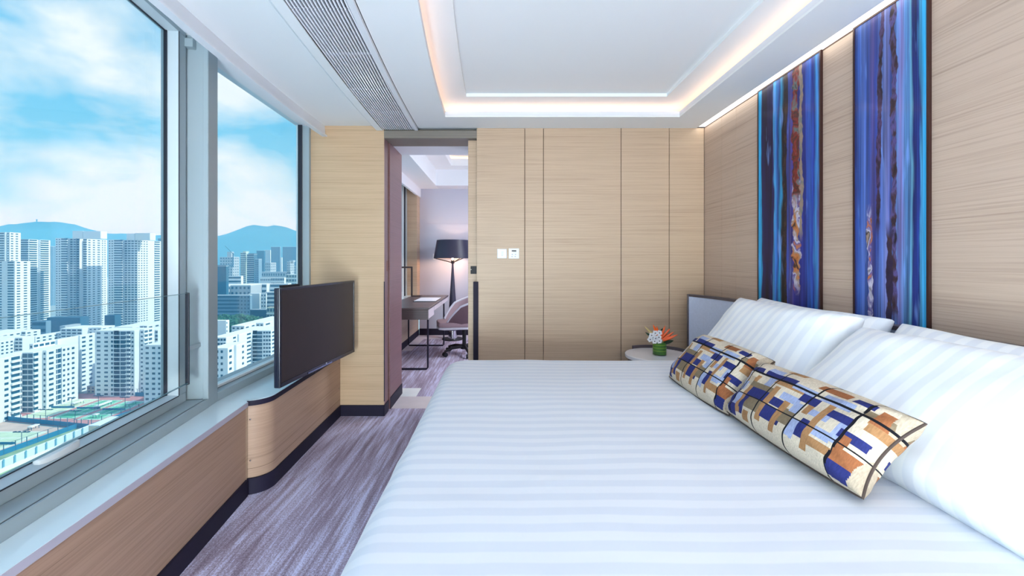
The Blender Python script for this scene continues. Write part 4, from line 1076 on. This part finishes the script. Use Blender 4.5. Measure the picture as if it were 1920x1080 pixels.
def building(name, lab, Y0, x0, ytop, segs, nf, cat='building', group=None, wall=CW, blocks=(), zb=None, roofm=ROOF):
    """front outline chained from pixel columns: s = face towards -Y, b = face towards +X, i = step back in X"""
    X0 = X_(x0, Y0); zt = Z_(ytop, Y0); zb = ZG-.1 if zb is None else zb
    P = [(X0, Y0)]; cur = [X0, Y0]; S_ = []
    for sg in segs:
        k = sg[0]
        if k == 'i': cur[0] -= sg[1]; S_.append(None)
        elif k == 's': cur[0] = X_(sg[1], cur[1]); S_.append(sg)
        else: cur[1] = cur[0]*800/(sg[1]-940); S_.append(sg)
        P.append(tuple(cur))
    ymax = max(p[1] for p in P)+1.5; P2 = P+[(cur[0], ymax), (min(p[0] for p in P)-.0, ymax)]
    if P2[-1][0] > X0-.01: P2[-1] = (X0, ymax)
    cx = sum(p[0] for p in P)/len(P)
    t = thing(name, lab, cat, (cx, Y0, zb), 0, group)
    MB().prism(P2, zb, zt).build('wall', wall, t)
    MB().prism(P2, zt, zt+.35).build('roof', roofm, t)
    fh = (zt-zb)/nf
    wm = MB(); lm = MB()
    for i, sg in enumerate(S_):
        if sg is None or len(sg) < 3 or sg[2] == 'n': continue
        (xa, ya), (xb, yb) = P[i], P[i+1]; style = sg[2]; nc = sg[3] if len(sg) > 3 else 1
        L = math.hypot(xb-xa, yb-ya)
        if L < .2: continue
        ux, uy = (xb-xa)/L, (yb-ya)/L; nx, ny = uy, -ux
        def fb(mb, s0, s1, d0, d1, z0, z1):
            p = [(xa+ux*s+nx*d, ya+uy*s+ny*d) for s, d in ((s0, d0), (s1, d0), (s1, d1), (s0, d1))]
            mb.hexa([(q[0], q[1], z0) for q in p]+[(q[0], q[1], z1) for q in p])
        for k in range(nf):
            z0 = zb+fh*k
            if zb+fh*(k+1) < zb: continue
            if style == 'w':
                for q in range(nc):
                    c0 = L*(q+.26)/nc; c1 = L*(q+.74)/nc
                    fb(wm, c0, c1, -.05, .06, z0+fh*.32, z0+fh*.74)
            elif style == 'l':
                fb(wm, .05*L, .95*L, -.05, .08, z0+fh*.40, z0+fh*.94); fb(lm, 0, L, -.05, .9, z0-fh*.02, z0+fh*.34)
            elif style == 'c':
                for q in range(nc):
                    c0 = L*(q+.14)/nc; c1 = L*(q+.86)/nc
                    fb(wm, c0, c1, -.05, .06, z0+fh*.36, z0+fh*.86)
                fb(lm, 0, L, -.05, .5, z0-fh*.04, z0+fh*.14)
            elif style == 'd':  # windows enlarged so their dark glass stands in for recess shade
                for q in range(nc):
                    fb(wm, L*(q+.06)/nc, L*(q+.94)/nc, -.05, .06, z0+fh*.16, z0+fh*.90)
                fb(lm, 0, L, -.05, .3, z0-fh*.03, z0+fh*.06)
            elif style == 'g':
                fb(wm, .02*L, .98*L, -.05, .08, z0+fh*.38, z0+fh*.86)
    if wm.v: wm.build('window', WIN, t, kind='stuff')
    if lm.v: lm.build('balcony_ledge', LEDGE, t, kind='stuff')
    for (xa, xb, yt) in blocks:
        MB().box(X_(xa, Y0), X_(xb, Y0), Y0+3, Y0+11, zt, Z_(yt, Y0+3)).build('roof_block', wall, t)
    return t
TG = 'white residential towers beyond the estate'; EG = 'white slab blocks of the estate below the window'
# ---- left pane: towers
building('residential_tower', 'stepped white tower at far left, its lower wing in front', 455, -40, 436, [('s', 10, 'c', 3), ('b', 12, 'n'), ('s', 18, 'w', 1), ('b', 36, 'w', 2)], 42, group=TG)
building('residential_tower', 'white lower tower wing with one window column at left frame edge', 430, -20, 490, [('s', 5, 'c', 2), ('s', 12, 'n'), ('s', 28, 'c', 1), ('b', 54, 'w', 2)], 30, group=TG)
building('residential_tower', 'white balconied tower second from left, lower than its neighbours', 500, 37, 449, [('s', 54, 'l'), ('b', 70, 'l'), ('i', 7), ('b', 72, 'n'), ('s', 75, 'n'), ('b', 92, 'l')], 40, group=TG)
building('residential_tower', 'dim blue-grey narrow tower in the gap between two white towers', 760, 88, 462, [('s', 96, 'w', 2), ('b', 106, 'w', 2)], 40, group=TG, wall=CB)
building('residential_tower', 'tall white tower with pale rooftop plant, third from left in the left window', 487, 104, 447, [('s', 114, 'w', 2), ('s', 127, 'l'), ('i', 4), ('b', 131, 'n'), ('s', 149, 'c', 3), ('i', 4), ('b', 156, 'n'), ('s', 163, 'l'), ('b', 172, 'w', 1), ('b', 180, 'w', 1), ('b', 190, 'w', 1), ('b', 199, 'w', 2)], 38, group=TG, blocks=((131, 150, 433), (151, 184, 433.5)))
building('residential_tower', 'tall white tower nearest the window stile, bright blank stripe on its right side', 487, 203, 450, [('s', 213, 'w', 2), ('s', 230, 'l'), ('i', 3), ('b', 233, 'n'), ('s', 258, 'c', 4), ('b', 268, 'w', 2), ('b', 278, 'w', 2), ('b', 289, 'n'), ('b', 300, 'l')], 37, group=TG, blocks=((233, 248, 438), (249, 277, 437)))
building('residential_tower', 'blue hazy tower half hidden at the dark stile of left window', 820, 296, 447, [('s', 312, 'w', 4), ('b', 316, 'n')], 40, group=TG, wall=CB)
building('podium_block', 'low blue-grey block between left tower and the estate roofs', 345, 60, 603, [('s', 86, 'g'), ('b', 92, 'n')], 6, wall=CB, roofm=CB)
building('podium_block', 'dark blue low block behind the estate, under the tall towers', 380, 88, 596, [('s', 150, 'n'), ('b', 164, 'n')], 6, wall=CT, roofm=CT)
building('podium_block', 'pale low block with a row of dots under the third tower', 330, 112, 612, [('s', 122, 'n'), ('b', 148, 'w', 5)], 5, wall=CG, roofm=CG)
building('podium_block', 'dark teal low block left of the tower by the stile', 400, 196, 592, [('s', 215, 'n'), ('b', 224, 'n')], 6, wall=CT, roofm=CT)
# ---- left pane: the estate, nearest rows first
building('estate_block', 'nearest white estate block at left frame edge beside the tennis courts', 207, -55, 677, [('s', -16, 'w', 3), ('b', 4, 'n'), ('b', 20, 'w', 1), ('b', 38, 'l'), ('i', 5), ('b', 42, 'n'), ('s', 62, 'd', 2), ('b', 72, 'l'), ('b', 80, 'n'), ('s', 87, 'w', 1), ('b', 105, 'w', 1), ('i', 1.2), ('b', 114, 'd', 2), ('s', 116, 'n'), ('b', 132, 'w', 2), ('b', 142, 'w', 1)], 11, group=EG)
building('estate_block', 'white estate block with dark notch, second row behind the nearest block', 234, 55, 646, [('s', 62, 'w', 1), ('b', 104, 'c', 4), ('s', 108, 'n'), ('b', 144, 'n'), ('i', 2), ('b', 147, 'n'), ('s', 150, 'n'), ('b', 164, 'w', 1), ('b', 176, 'w', 1), ('b', 186, 'w', 1)], 13, group=EG)
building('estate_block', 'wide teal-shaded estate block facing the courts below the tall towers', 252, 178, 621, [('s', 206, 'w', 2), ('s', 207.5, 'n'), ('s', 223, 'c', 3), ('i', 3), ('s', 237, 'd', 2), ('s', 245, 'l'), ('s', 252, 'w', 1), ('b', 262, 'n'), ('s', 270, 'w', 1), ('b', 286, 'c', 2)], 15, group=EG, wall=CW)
building('estate_block', 'white estate block touching the dark stile, blank left half', 226, 270, 648, [('s', 294, 'w', 2), ('s', 303, 'w', 1), ('b', 322, 'w', 2)], 13, group=EG)
building('estate_block', 'flat white estate roofs in the third row at left frame edge', 262, -60, 641, [('s', 0, 'w', 5), ('b', 26, 'w', 3), ('i', 5), ('b', 28, 'n'), ('s', 42, 'c', 2), ('b', 60, 'n')], 14, group=EG)
building('estate_block', 'flat white estate roofs in the fourth row at left frame edge', 292, -70, 630, [('s', -10, 'w', 5), ('b', 40, 'w', 4), ('s', 48, 'c', 1), ('b', 72, 'w', 2)], 14, group=EG)
building('estate_block', 'white estate roofs in the third row left of the wide teal block', 286, 52, 632, [('s', 66, 'w', 2), ('b', 110, 'w', 4), ('s', 116, 'w', 1), ('b', 140, 'w', 2)], 14, group=EG)
building('estate_block', 'pale estate roof in front of the third tower base', 300, 114, 617, [('s', 154, 'c', 4), ('b', 166, 'n'), ('s', 190, 'w', 3), ('b', 212, 'w', 2)], 15, group=EG)
building('estate_block', 'estate roofs stretching right behind the wide teal block', 300, 214, 614, [('s', 248, 'c', 4), ('b', 262, 'w', 1), ('s', 276, 'c', 2), ('b', 312, 'w', 3)], 15, group=EG)
building('estate_block', 'grey-roofed estate block between the teal block and the stile', 272, 263, 620, [('s', 276, 'w', 1), ('s', 296, 'c', 4), ('b', 303, 'n'), ('s', 312, 'w', 2), ('b', 326, 'w', 1)], 15, group=EG)
# ---- tennis courts
CLAY = M('court_clay', lin(206, 140, 138), .9, var=(.3, .08)); GRN_ = M('court_green', lin(96, 190, 150), .9, var=(.25, .08)); PALE = M('court_pale', lin(204, 220, 188), .9, var=(.15, .12)); LINE = M('court_line', lin(245, 245, 245), .8)
NET = M('fence_net', lin(22, 120, 160), .8)
tc = struct('ground_2', (-222, 230, ZG))
MB().prism([(-258, 214), (-247, 213), (-194, 203), (-190, 206), (-190, 257), (-256, 257)], ZG-.1, ZG).build('clay_surround', CLAY, tc)
MB().prism([(-268, 165), (-206, 165), (-206, 203), (-247, 212), (-268, 216)], ZG-.1, ZG-.002).build('clay_surround', M('court_beige', lin(214, 186, 172), .9, var=(.3, .1)), tc)
MB().prism([(-205, 150), (-186, 150), (-186, 203), (-205, 203)], ZG-.1, ZG-.004).build('court_strip', M('court_worn', lin(150, 176, 136), .9, var=(.3, .2)), tc)
def court(lab, x0, x1, y0, y1, m):
    t = thing('tennis_court', lab, 'tennis court', ((x0+x1)/2, (y0+y1)/2, ZG), 0, 'tennis courts')
    MB().box(x0, x1, y0, y1, ZG-.05, ZG+.05).build('playing_surface', m, t)
    lw = .18; lm = MB(); z0, z1 = ZG+.05, ZG+.07
    ym = (y0+y1)/2; i = 1.4
    for x in (x0+.4, x0+i+.4, x1-i-.4, x1-.4): lm.box(x-lw, x+lw, y0+.6, y1-.6, z0, z1)
    for y in (y0+.6, ym-6.4, ym+6.4, y1-.6): lm.box(x0+.4, x1-.4, y-lw*1.6, y+lw*1.6, z0, z1)
    lm.box((x0+x1)/2-lw, (x0+x1)/2+lw, ym-6.4, ym+6.4, z0, z1)
    lm.build('line_marking', LINE, t)
    MB().box(x0+.1, x1-.1, ym-.05, ym+.05, ZG+.05, ZG+1.0).build('net', NET, t)
court('pale worn tennis court nearest the white estate blocks', -246, -232, 217, 247, PALE)
court('green tennis court in the middle of the upper compound', -229.5, -216.5, 216, 245, GRN_)
court('green tennis court at the right of the upper compound', -214, -201.5, 214.5, 243, GRN_)
court('pale tennis court in the lower compound by the frame edge', -236, -212, 172, 200, PALE)
def fence(lab, pts, h=4.2, n=None):
    t = thing('court_fence', lab, 'fence', (pts[0][0], pts[0][1], ZG), 0, 'blue tennis court fences')
    nm = MB()
    for (a, b) in zip(pts[:-1], pts[1:]):
        L = math.hypot(b[0]-a[0], b[1]-a[1]); ux, uy = (b[0]-a[0])/L, (b[1]-a[1])/L; q = .08
        nm.hexa([(a[0]+uy*q, a[1]-ux*q, ZG), (b[0]+uy*q, b[1]-ux*q, ZG), (b[0]-uy*q, b[1]+ux*q, ZG), (a[0]-uy*q, a[1]+ux*q, ZG),
                 (a[0]+uy*q, a[1]-ux*q, ZG+h*.52), (b[0]+uy*q, b[1]-ux*q, ZG+h*.52), (b[0]-uy*q, b[1]+ux*q, ZG+h*.52), (a[0]-uy*q, a[1]+ux*q, ZG+h*.52)])
        k = max(2, int(L/4))
        for i in range(k+1):
            x, y = a[0]+(b[0]-a[0])*i/k, a[1]+(b[1]-a[1])*i/k
            MB().box(x-.1, x+.1, y-.1, y+.1, ZG, ZG+h).build('fence_post', CT, t)
        MB().tube([(a[0], a[1], ZG+h), (b[0], b[1], ZG+h)], .07, 5).build('top_rail', CT, t)
    nm.build('screen_net', NET, t)
fence('blue court fence between upper and lower compounds', [(-255, 217), (-247, 213.5), (-197, 203.5)])
fence('blue court fence along the estate side, left of the courts', [(-268, 196), (-255, 217), (-255, 257)])
fence('blue court fence along the far end under the teal estate block', [(-240, 256), (-191, 249)])
fence('blue court fence along the right side, seen through the glass guard', [(-191, 249), (-192, 226), (-196, 204)])
fence('blue court fence slanting through the lower compound', [(-206, 168), (-203, 204)])
def pole(lab, px_, yb, yt, w):
    x, y = gp(px_, yb); zt = EYE-(yt-489)*y/800
    t = thing('light_mast', lab, 'light mast', (x, y, ZG), 0, 'floodlight masts of the courts')
    MB().tube([(x, y, ZG), (x, y, zt)], .11, 6).build('mast', CT, t)
    MB().box(x-w, x+w, y-.1, y+.1, zt-.2, zt).build('cross_arm', CT, t)
    for s in (-1, -.4, .4, 1): MB().box(x+w*s-.45, x+w*s+.45, y-.4, y+.4, zt-.1, zt+.25).build('floodlight', WIN, t)
pole('floodlight mast at the front corner of the pale upper court', 85.5, 789, 768, 3.0); pole('floodlight mast in front of middle green court', 141, 787, 770, 2.4)
pole('floodlight mast between the two green courts', 184.5, 767, 742, 2.0); pole('floodlight mast beside the right green court', 234.5, 770, 745, 2.0)
pole('floodlight mast by the white tents at pale court', 134.5, 764, 746, 1.4); pole('floodlight mast in the lower compound', 40.5, 832, 810, 3.0)
for lab, x, y, L in (('white bench roof between the green courts', 193, 763, 4.5), ('white bench roof on the right green court', 245.5, 760, 2.5), ('white bench roof near the pale court', 145, 759, 3.0), ('small white umpire tent by the pale court corner', 85.5, 759, 1.2), ('white umpire tent at the near end of right court', 180, 783, .9), ('white bench roof in the lower compound', 63, 805, 1.8)):
    gx, gy = gp(x, y)
    t = thing('court_shelter', lab, 'shelter', (gx, gy, ZG), 0, 'small white shelters by the courts')
    MB().prism([(gx-1, gy-L), (gx+1, gy-L), (gx+1, gy+L), (gx-1, gy+L)], ZG+1.5, ZG+1.9).build('canopy', ROOF, t)
    for sx in (-.8, .8):
        for sy in (-.9*L, .9*L): MB().box(gx+sx-.08, gx+sx+.08, gy+sy-.08, gy+sy+.08, ZG, ZG+1.5).build('leg', CT, t)
building('court_clubhouse', 'small beige clubhouse at the far corner of the courts', 258, 163, 725, [('s', 178, 'w', 2), ('b', 196, 'n')], 2, wall=CBE, roofm=CG)
# white podium with teal posts just below the window
PST = M('parapet_post', lin(96, 160, 180), .6)
pd = thing('podium_parapet', 'white glazed podium parapet with teal posts below the courts', 'parapet', (-189, 170, ZG))
MB().box(-195, -188.5, 148, 196, ZG, ZG+2.0).build('deck', LEDGE, pd)
MB().box(-188.6, -188.3, 148, 196, ZG+2.0, ZG+4.6).build('panel', M('parapet_panel', lin(206, 226, 244), .5), pd)
for k in range(13): MB().box(-188.3, -188.0, 149.5+3.8*k, 150.1+3.8*k, ZG+2.0, ZG+4.9).build('post', PST, pd)
MB().box(-188.7, -188.1, 148, 196, ZG+4.6, ZG+4.9).build('rail', LEDGE, pd)
building('gate_house', 'beige gate house below the right court, partly behind the window frame', 186, 166, 799, [('s', 186, 'n'), ('b', 222, 'w', 3)], 1, wall=CBE, roofm=LEDGE)

# ---- right pane
building('estate_block', 'nearest white estate block in the right window, cut by the mullion', 205, 395, 654, [('s', 420, 'w', 3), ('s', 427, 'n'), ('b', 437, 'w', 1), ('i', 1.5), ('b', 439, 'n'), ('s', 443, 'n'), ('b', 452, 'n'), ('b', 459, 'w', 1)], 13, group=EG)
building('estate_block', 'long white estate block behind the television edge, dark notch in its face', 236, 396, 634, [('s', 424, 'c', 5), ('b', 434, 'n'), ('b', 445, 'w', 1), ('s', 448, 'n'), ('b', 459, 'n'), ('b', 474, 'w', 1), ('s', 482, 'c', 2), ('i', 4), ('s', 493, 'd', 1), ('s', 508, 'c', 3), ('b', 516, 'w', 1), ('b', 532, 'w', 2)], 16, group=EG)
building('estate_block', 'white estate roofs behind the long block in right window', 285, 434, 612, [('s', 458, 'w', 3), ('b', 480, 'w', 2), ('s', 494, 'w', 2), ('b', 540, 'w', 3)], 14, group=EG)
building('estate_block', 'small white block left of the trees in right window', 262, 396, 602, [('s', 424, 'n'), ('b', 427, 'w', 1)], 17, group=EG)
building('office_block', 'long grey slab with horizontal windows above the trees', 395, 400, 554, [('s', 450, 'g'), ('s', 469, 'w', 3), ('b', 471, 'n')], 14, wall=CB, roofm=LEDGE)
building('office_block', 'white blank-sided block right of the long grey slab', 410, 466, 551, [('s', 487, 'n'), ('b', 489, 'n'), ('s', 499, 'w', 2)], 14, wall=CW)
building('office_block', 'white block with dark horizontal bands beside the television top', 415, 497, 548, [('s', 530, 'g'), ('b', 534, 'n')], 12, wall=CW)
building('glass_block', 'low blue glass block at the right end of the trees', 362, 469, 581, [('s', 503, 'g'), ('b', 506, 'n')], 8, wall=CT, roofm=CG)
building('office_block', 'pale green low block beside the blue glass block', 355, 500, 577, [('s', 528, 'c', 5), ('b', 532, 'n')], 8, wall=CGR, roofm=CBE)
building('factory_block', 'long low white roof in the middle distance at left of right window', 470, 398, 536, [('s', 424, 'w', 3), ('b', 432, 'w', 2), ('s', 470, 'w', 5), ('b', 490, 'n')], 9, wall=CG)
building('factory_block', 'broad white roof in front of the cyan tower cluster', 500, 455, 533, [('s', 500, 'g'), ('b', 506, 'n'), ('s', 540, 'g'), ('b', 545, 'n')], 9, wall=CW)
building('factory_block', 'white banded block left of the cyan tower cluster', 560, 424, 518, [('s', 452, 'g'), ('b', 455, 'n')], 12, wall=CW)
building('factory_block', 'white gridded block right of the cyan tower cluster', 580, 488, 521, [('s', 508, 'w', 6), ('s', 533, 'c', 8), ('b', 536, 'n')], 10, wall=CW)
building('factory_block', 'green glazed block against the right window frame', 540, 536, 515, [('s', 568, 'c', 6), ('b', 574, 'n')], 12, wall=CGR)
building('factory_block', 'low pale roofs below the hazy right-hand towers', 760, 490, 510, [('s', 520, 'w', 7), ('s', 545, 'w', 5), ('b', 548, 'n')], 6, wall=CG)
building('glass_block', 'dark blue glass block cut by the mullion in right window', 430, 396, 499, [('s', 424, 'n'), ('b', 427, 'n')], 20, wall=CT, roofm=LEDGE, blocks=((398, 423, 497),))
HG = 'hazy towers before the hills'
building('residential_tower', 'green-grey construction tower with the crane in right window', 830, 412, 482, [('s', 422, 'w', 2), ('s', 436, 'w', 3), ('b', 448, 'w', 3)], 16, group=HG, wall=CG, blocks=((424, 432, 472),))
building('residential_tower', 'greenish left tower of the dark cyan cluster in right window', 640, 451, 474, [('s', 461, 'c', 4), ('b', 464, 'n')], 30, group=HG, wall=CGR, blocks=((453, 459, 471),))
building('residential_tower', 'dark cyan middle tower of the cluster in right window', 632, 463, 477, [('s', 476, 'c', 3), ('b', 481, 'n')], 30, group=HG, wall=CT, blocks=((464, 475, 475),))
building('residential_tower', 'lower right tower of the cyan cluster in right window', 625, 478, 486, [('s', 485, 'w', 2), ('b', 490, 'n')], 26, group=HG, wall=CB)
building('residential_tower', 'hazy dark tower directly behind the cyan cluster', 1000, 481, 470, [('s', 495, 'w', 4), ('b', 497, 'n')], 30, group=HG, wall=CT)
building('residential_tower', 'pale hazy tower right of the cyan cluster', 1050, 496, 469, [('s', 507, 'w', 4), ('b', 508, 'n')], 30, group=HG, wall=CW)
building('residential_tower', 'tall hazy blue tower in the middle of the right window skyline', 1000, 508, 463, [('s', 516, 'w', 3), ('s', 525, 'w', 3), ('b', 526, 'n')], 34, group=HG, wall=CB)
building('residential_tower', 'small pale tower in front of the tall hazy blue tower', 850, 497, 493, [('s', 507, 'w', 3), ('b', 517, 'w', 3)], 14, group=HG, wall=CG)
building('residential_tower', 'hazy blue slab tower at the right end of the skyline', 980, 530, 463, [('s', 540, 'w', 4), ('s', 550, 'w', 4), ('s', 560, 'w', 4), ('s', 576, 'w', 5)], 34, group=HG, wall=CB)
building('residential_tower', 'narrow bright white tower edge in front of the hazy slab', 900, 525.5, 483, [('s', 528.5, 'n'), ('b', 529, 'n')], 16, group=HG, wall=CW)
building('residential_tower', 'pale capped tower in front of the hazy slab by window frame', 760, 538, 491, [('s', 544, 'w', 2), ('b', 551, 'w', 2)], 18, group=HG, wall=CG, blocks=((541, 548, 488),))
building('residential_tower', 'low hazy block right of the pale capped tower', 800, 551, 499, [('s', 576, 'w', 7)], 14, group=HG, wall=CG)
# crane
cx_, cy_ = X_(437, 826), 826
cr = thing('tower_crane', 'thin tower crane leaning jib above the construction tower', 'crane', (cx_, cy_, Z_(482, 826)))
MB().box(cx_-.7, cx_+.7, cy_-.7, cy_+.7, Z_(482, 826)-20, Z_(474, 826)).build('mast', CT, cr)
MB().tube([(cx_+2, cy_, Z_(478, 826)), (X_(422, 826), cy_, Z_(461, 826))], .5, 5).build('jib', CT, cr)
# trees on the green knoll
kn = struct('ground_3'); MB().lathe([(52, 0), (44, 14), (30, 22), (8, 26)], 20, (X_(440, 345), 352, ZG)).build('knoll', M('knoll_green', lin(54, 92, 66), .9, var=(.2, .3)), kn, smooth=True)
TREE = M('tree_foliage', lin(46, 96, 70), .9, var=(.5, .5)); TRUNK = M('tree_trunk', lin(80, 66, 54), .9)
def crown_mesh(seed):
    bm = bmesh.new(); bmesh.ops.create_icosphere(bm, subdivisions=4, radius=1)
    for v in bm.verts:
        n = v.co.normalized(); k = 1+.22*mnoise.noise(n*2.3+Vector((seed, 0, 0)))+.20*mnoise.noise(n*6+Vector((0, seed, 0)))+.12*mnoise.noise(n*13+Vector((0, 0, seed)))
        v.co = Vector((n.x*k, n.y*k, n.z*k*.78))
    me = bpy.data.meshes.new('crown'); bm.to_mesh(me); bm.free(); me.materials.append(TREE); return me
crowns = [crown_mesh(s) for s in (1.1, 4.7, 8.9)]
tr_me = MB().lathe([(.45, 0), (.3, 7)], 8).build('trunk', TRUNK, None, local=True); trm = tr_me.data; bpy.data.objects.remove(tr_me)
for i, (x, yt, s) in enumerate([(413, 596, 6), (420, 590, 6.5), (428, 592, 6), (433, 599, 7), (441, 592, 8), (450, 590, 8), (458, 591, 7.5), (466, 592, 7.5), (474, 594, 7), (482, 596, 7), (488, 600, 6), (444, 603, 7), (460, 602, 7), (426, 604, 7), (474, 605, 6)]):
    Y = 345-1.2*(yt-590); X = X_(x, Y); zt = Z_(yt, Y)
    zb = zt-s*.78*2-3
    nth = ('first', 'second', 'third', 'fourth', 'fifth', 'sixth', 'seventh', 'eighth', 'ninth', 'tenth', 'eleventh')
    lab = 'dark green tree on the knoll, %s from the mullion in the upper row' % nth[i] if i < 11 else 'dark green tree low on the knoll just behind the white roofs, %s from the mullion' % nth[{13: 0, 11: 1, 12: 2, 14: 3}[i]]
    t = thing('broadleaf_tree', lab, 'tree', (X, Y, zb), i*.7, 'trees on the knoll')
    c = bpy.data.objects.new('crown', crowns[i % 3]); COL.objects.link(c); c.parent = t; c.location = (0, 0, 3+s*.78); c.scale = (s, s, s)
    c2 = bpy.data.objects.new('trunk', trm); COL.objects.link(c2); c2.parent = t; c2.scale = (1, 1, .8)

# ---- hills
HILL = M('hazed_forest_hill', lin(52, 104, 122), .95, var=(.004, .2))  # haze blue is mixed into the forest colour itself
def hill(nm, ridge, Y):
    m = MB(); n = 90; rows = 12; dep = 1100
    def ry(x):
        for (xa, ya), (xb, yb) in zip(ridge[:-1], ridge[1:]):
            if xa <= x <= xb: return ya+(yb-ya)*(x-xa)/(xb-xa)
        return ridge[0][1] if x < ridge[0][0] else ridge[-1][1]
    xa, xb = ridge[0][0], ridge[-1][0]
    for i in range(n+1):
        x = xa+(xb-xa)*i/n; X = X_(x, Y); zr = Z_(ry(x), Y)-ZG
        for j in range(rows+1):
            t = j/rows; d = -1+2*t; p = (1-abs(d))**.8
            z = ZG-2+max(0, zr)*p; yy = Y+d*dep*(.75 if d < 0 else 1)
            nz = mnoise.noise(Vector((X*.004, yy*.004, 1)))*60+mnoise.noise(Vector((X*.013, yy*.013, 4)))*22
            if 0 < j < rows: z += nz*(1-p)*p*2.2+ (mnoise.noise(Vector((X*.03, yy*.01, 7)))*5 if abs(d) < .01 else 0)
            m.v.append((X, yy, z))
    for i in range(n):
        for j in range(rows):
            a = i*(rows+1)+j; m.f.append((a, a+rows+1, a+rows+2, a+1))
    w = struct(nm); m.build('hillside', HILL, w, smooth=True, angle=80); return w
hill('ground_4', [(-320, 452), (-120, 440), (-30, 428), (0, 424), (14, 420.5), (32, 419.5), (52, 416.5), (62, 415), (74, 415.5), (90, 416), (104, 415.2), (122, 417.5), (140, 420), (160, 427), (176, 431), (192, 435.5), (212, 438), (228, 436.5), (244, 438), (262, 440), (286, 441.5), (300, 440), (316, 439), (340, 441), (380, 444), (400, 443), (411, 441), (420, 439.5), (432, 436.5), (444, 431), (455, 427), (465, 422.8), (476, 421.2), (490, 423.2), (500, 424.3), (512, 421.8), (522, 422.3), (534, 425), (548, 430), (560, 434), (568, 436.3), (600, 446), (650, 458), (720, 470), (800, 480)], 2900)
tp = thing('hilltop_antenna', 'tiny relay mast on top of the left hill', 'antenna', (X_(69, 2900), 2900, Z_(416, 2900)))
MB().box(X_(69, 2900)-2, X_(69, 2900)+2, 2898, 2902, Z_(416, 2900)-6, Z_(411, 2900)).build('mast', CT, tp); MB().box(X_(69, 2900)-6, X_(69, 2900)+6, 2898, 2902, Z_(412.5, 2900), Z_(412, 2900)).build('dish_arm', CT, tp)

# ---- summer haze over the city
hz_ = bpy.data.materials.new('summer_haze'); hz_.use_nodes = True; nt = hz_.node_tree; nt.nodes.clear()
vs = nt.nodes.new('ShaderNodeVolumeScatter'); vs.inputs['Color'].default_value = (.15, .58, 1.0, 1); vs.inputs['Density'].default_value = .00042; vs.inputs['Anisotropy'].default_value = .1
no = nt.nodes.new('ShaderNodeOutputMaterial'); nt.links.new(vs.outputs[0], no.inputs['Volume'])
HZ = MB().box(-5000, -5.0, -500, 5000, ZG-1, EYE+190).build('haze', hz_, None)
tag(HZ, 'thin blue summer haze lying over the whole city', 'haze', kind='stuff')
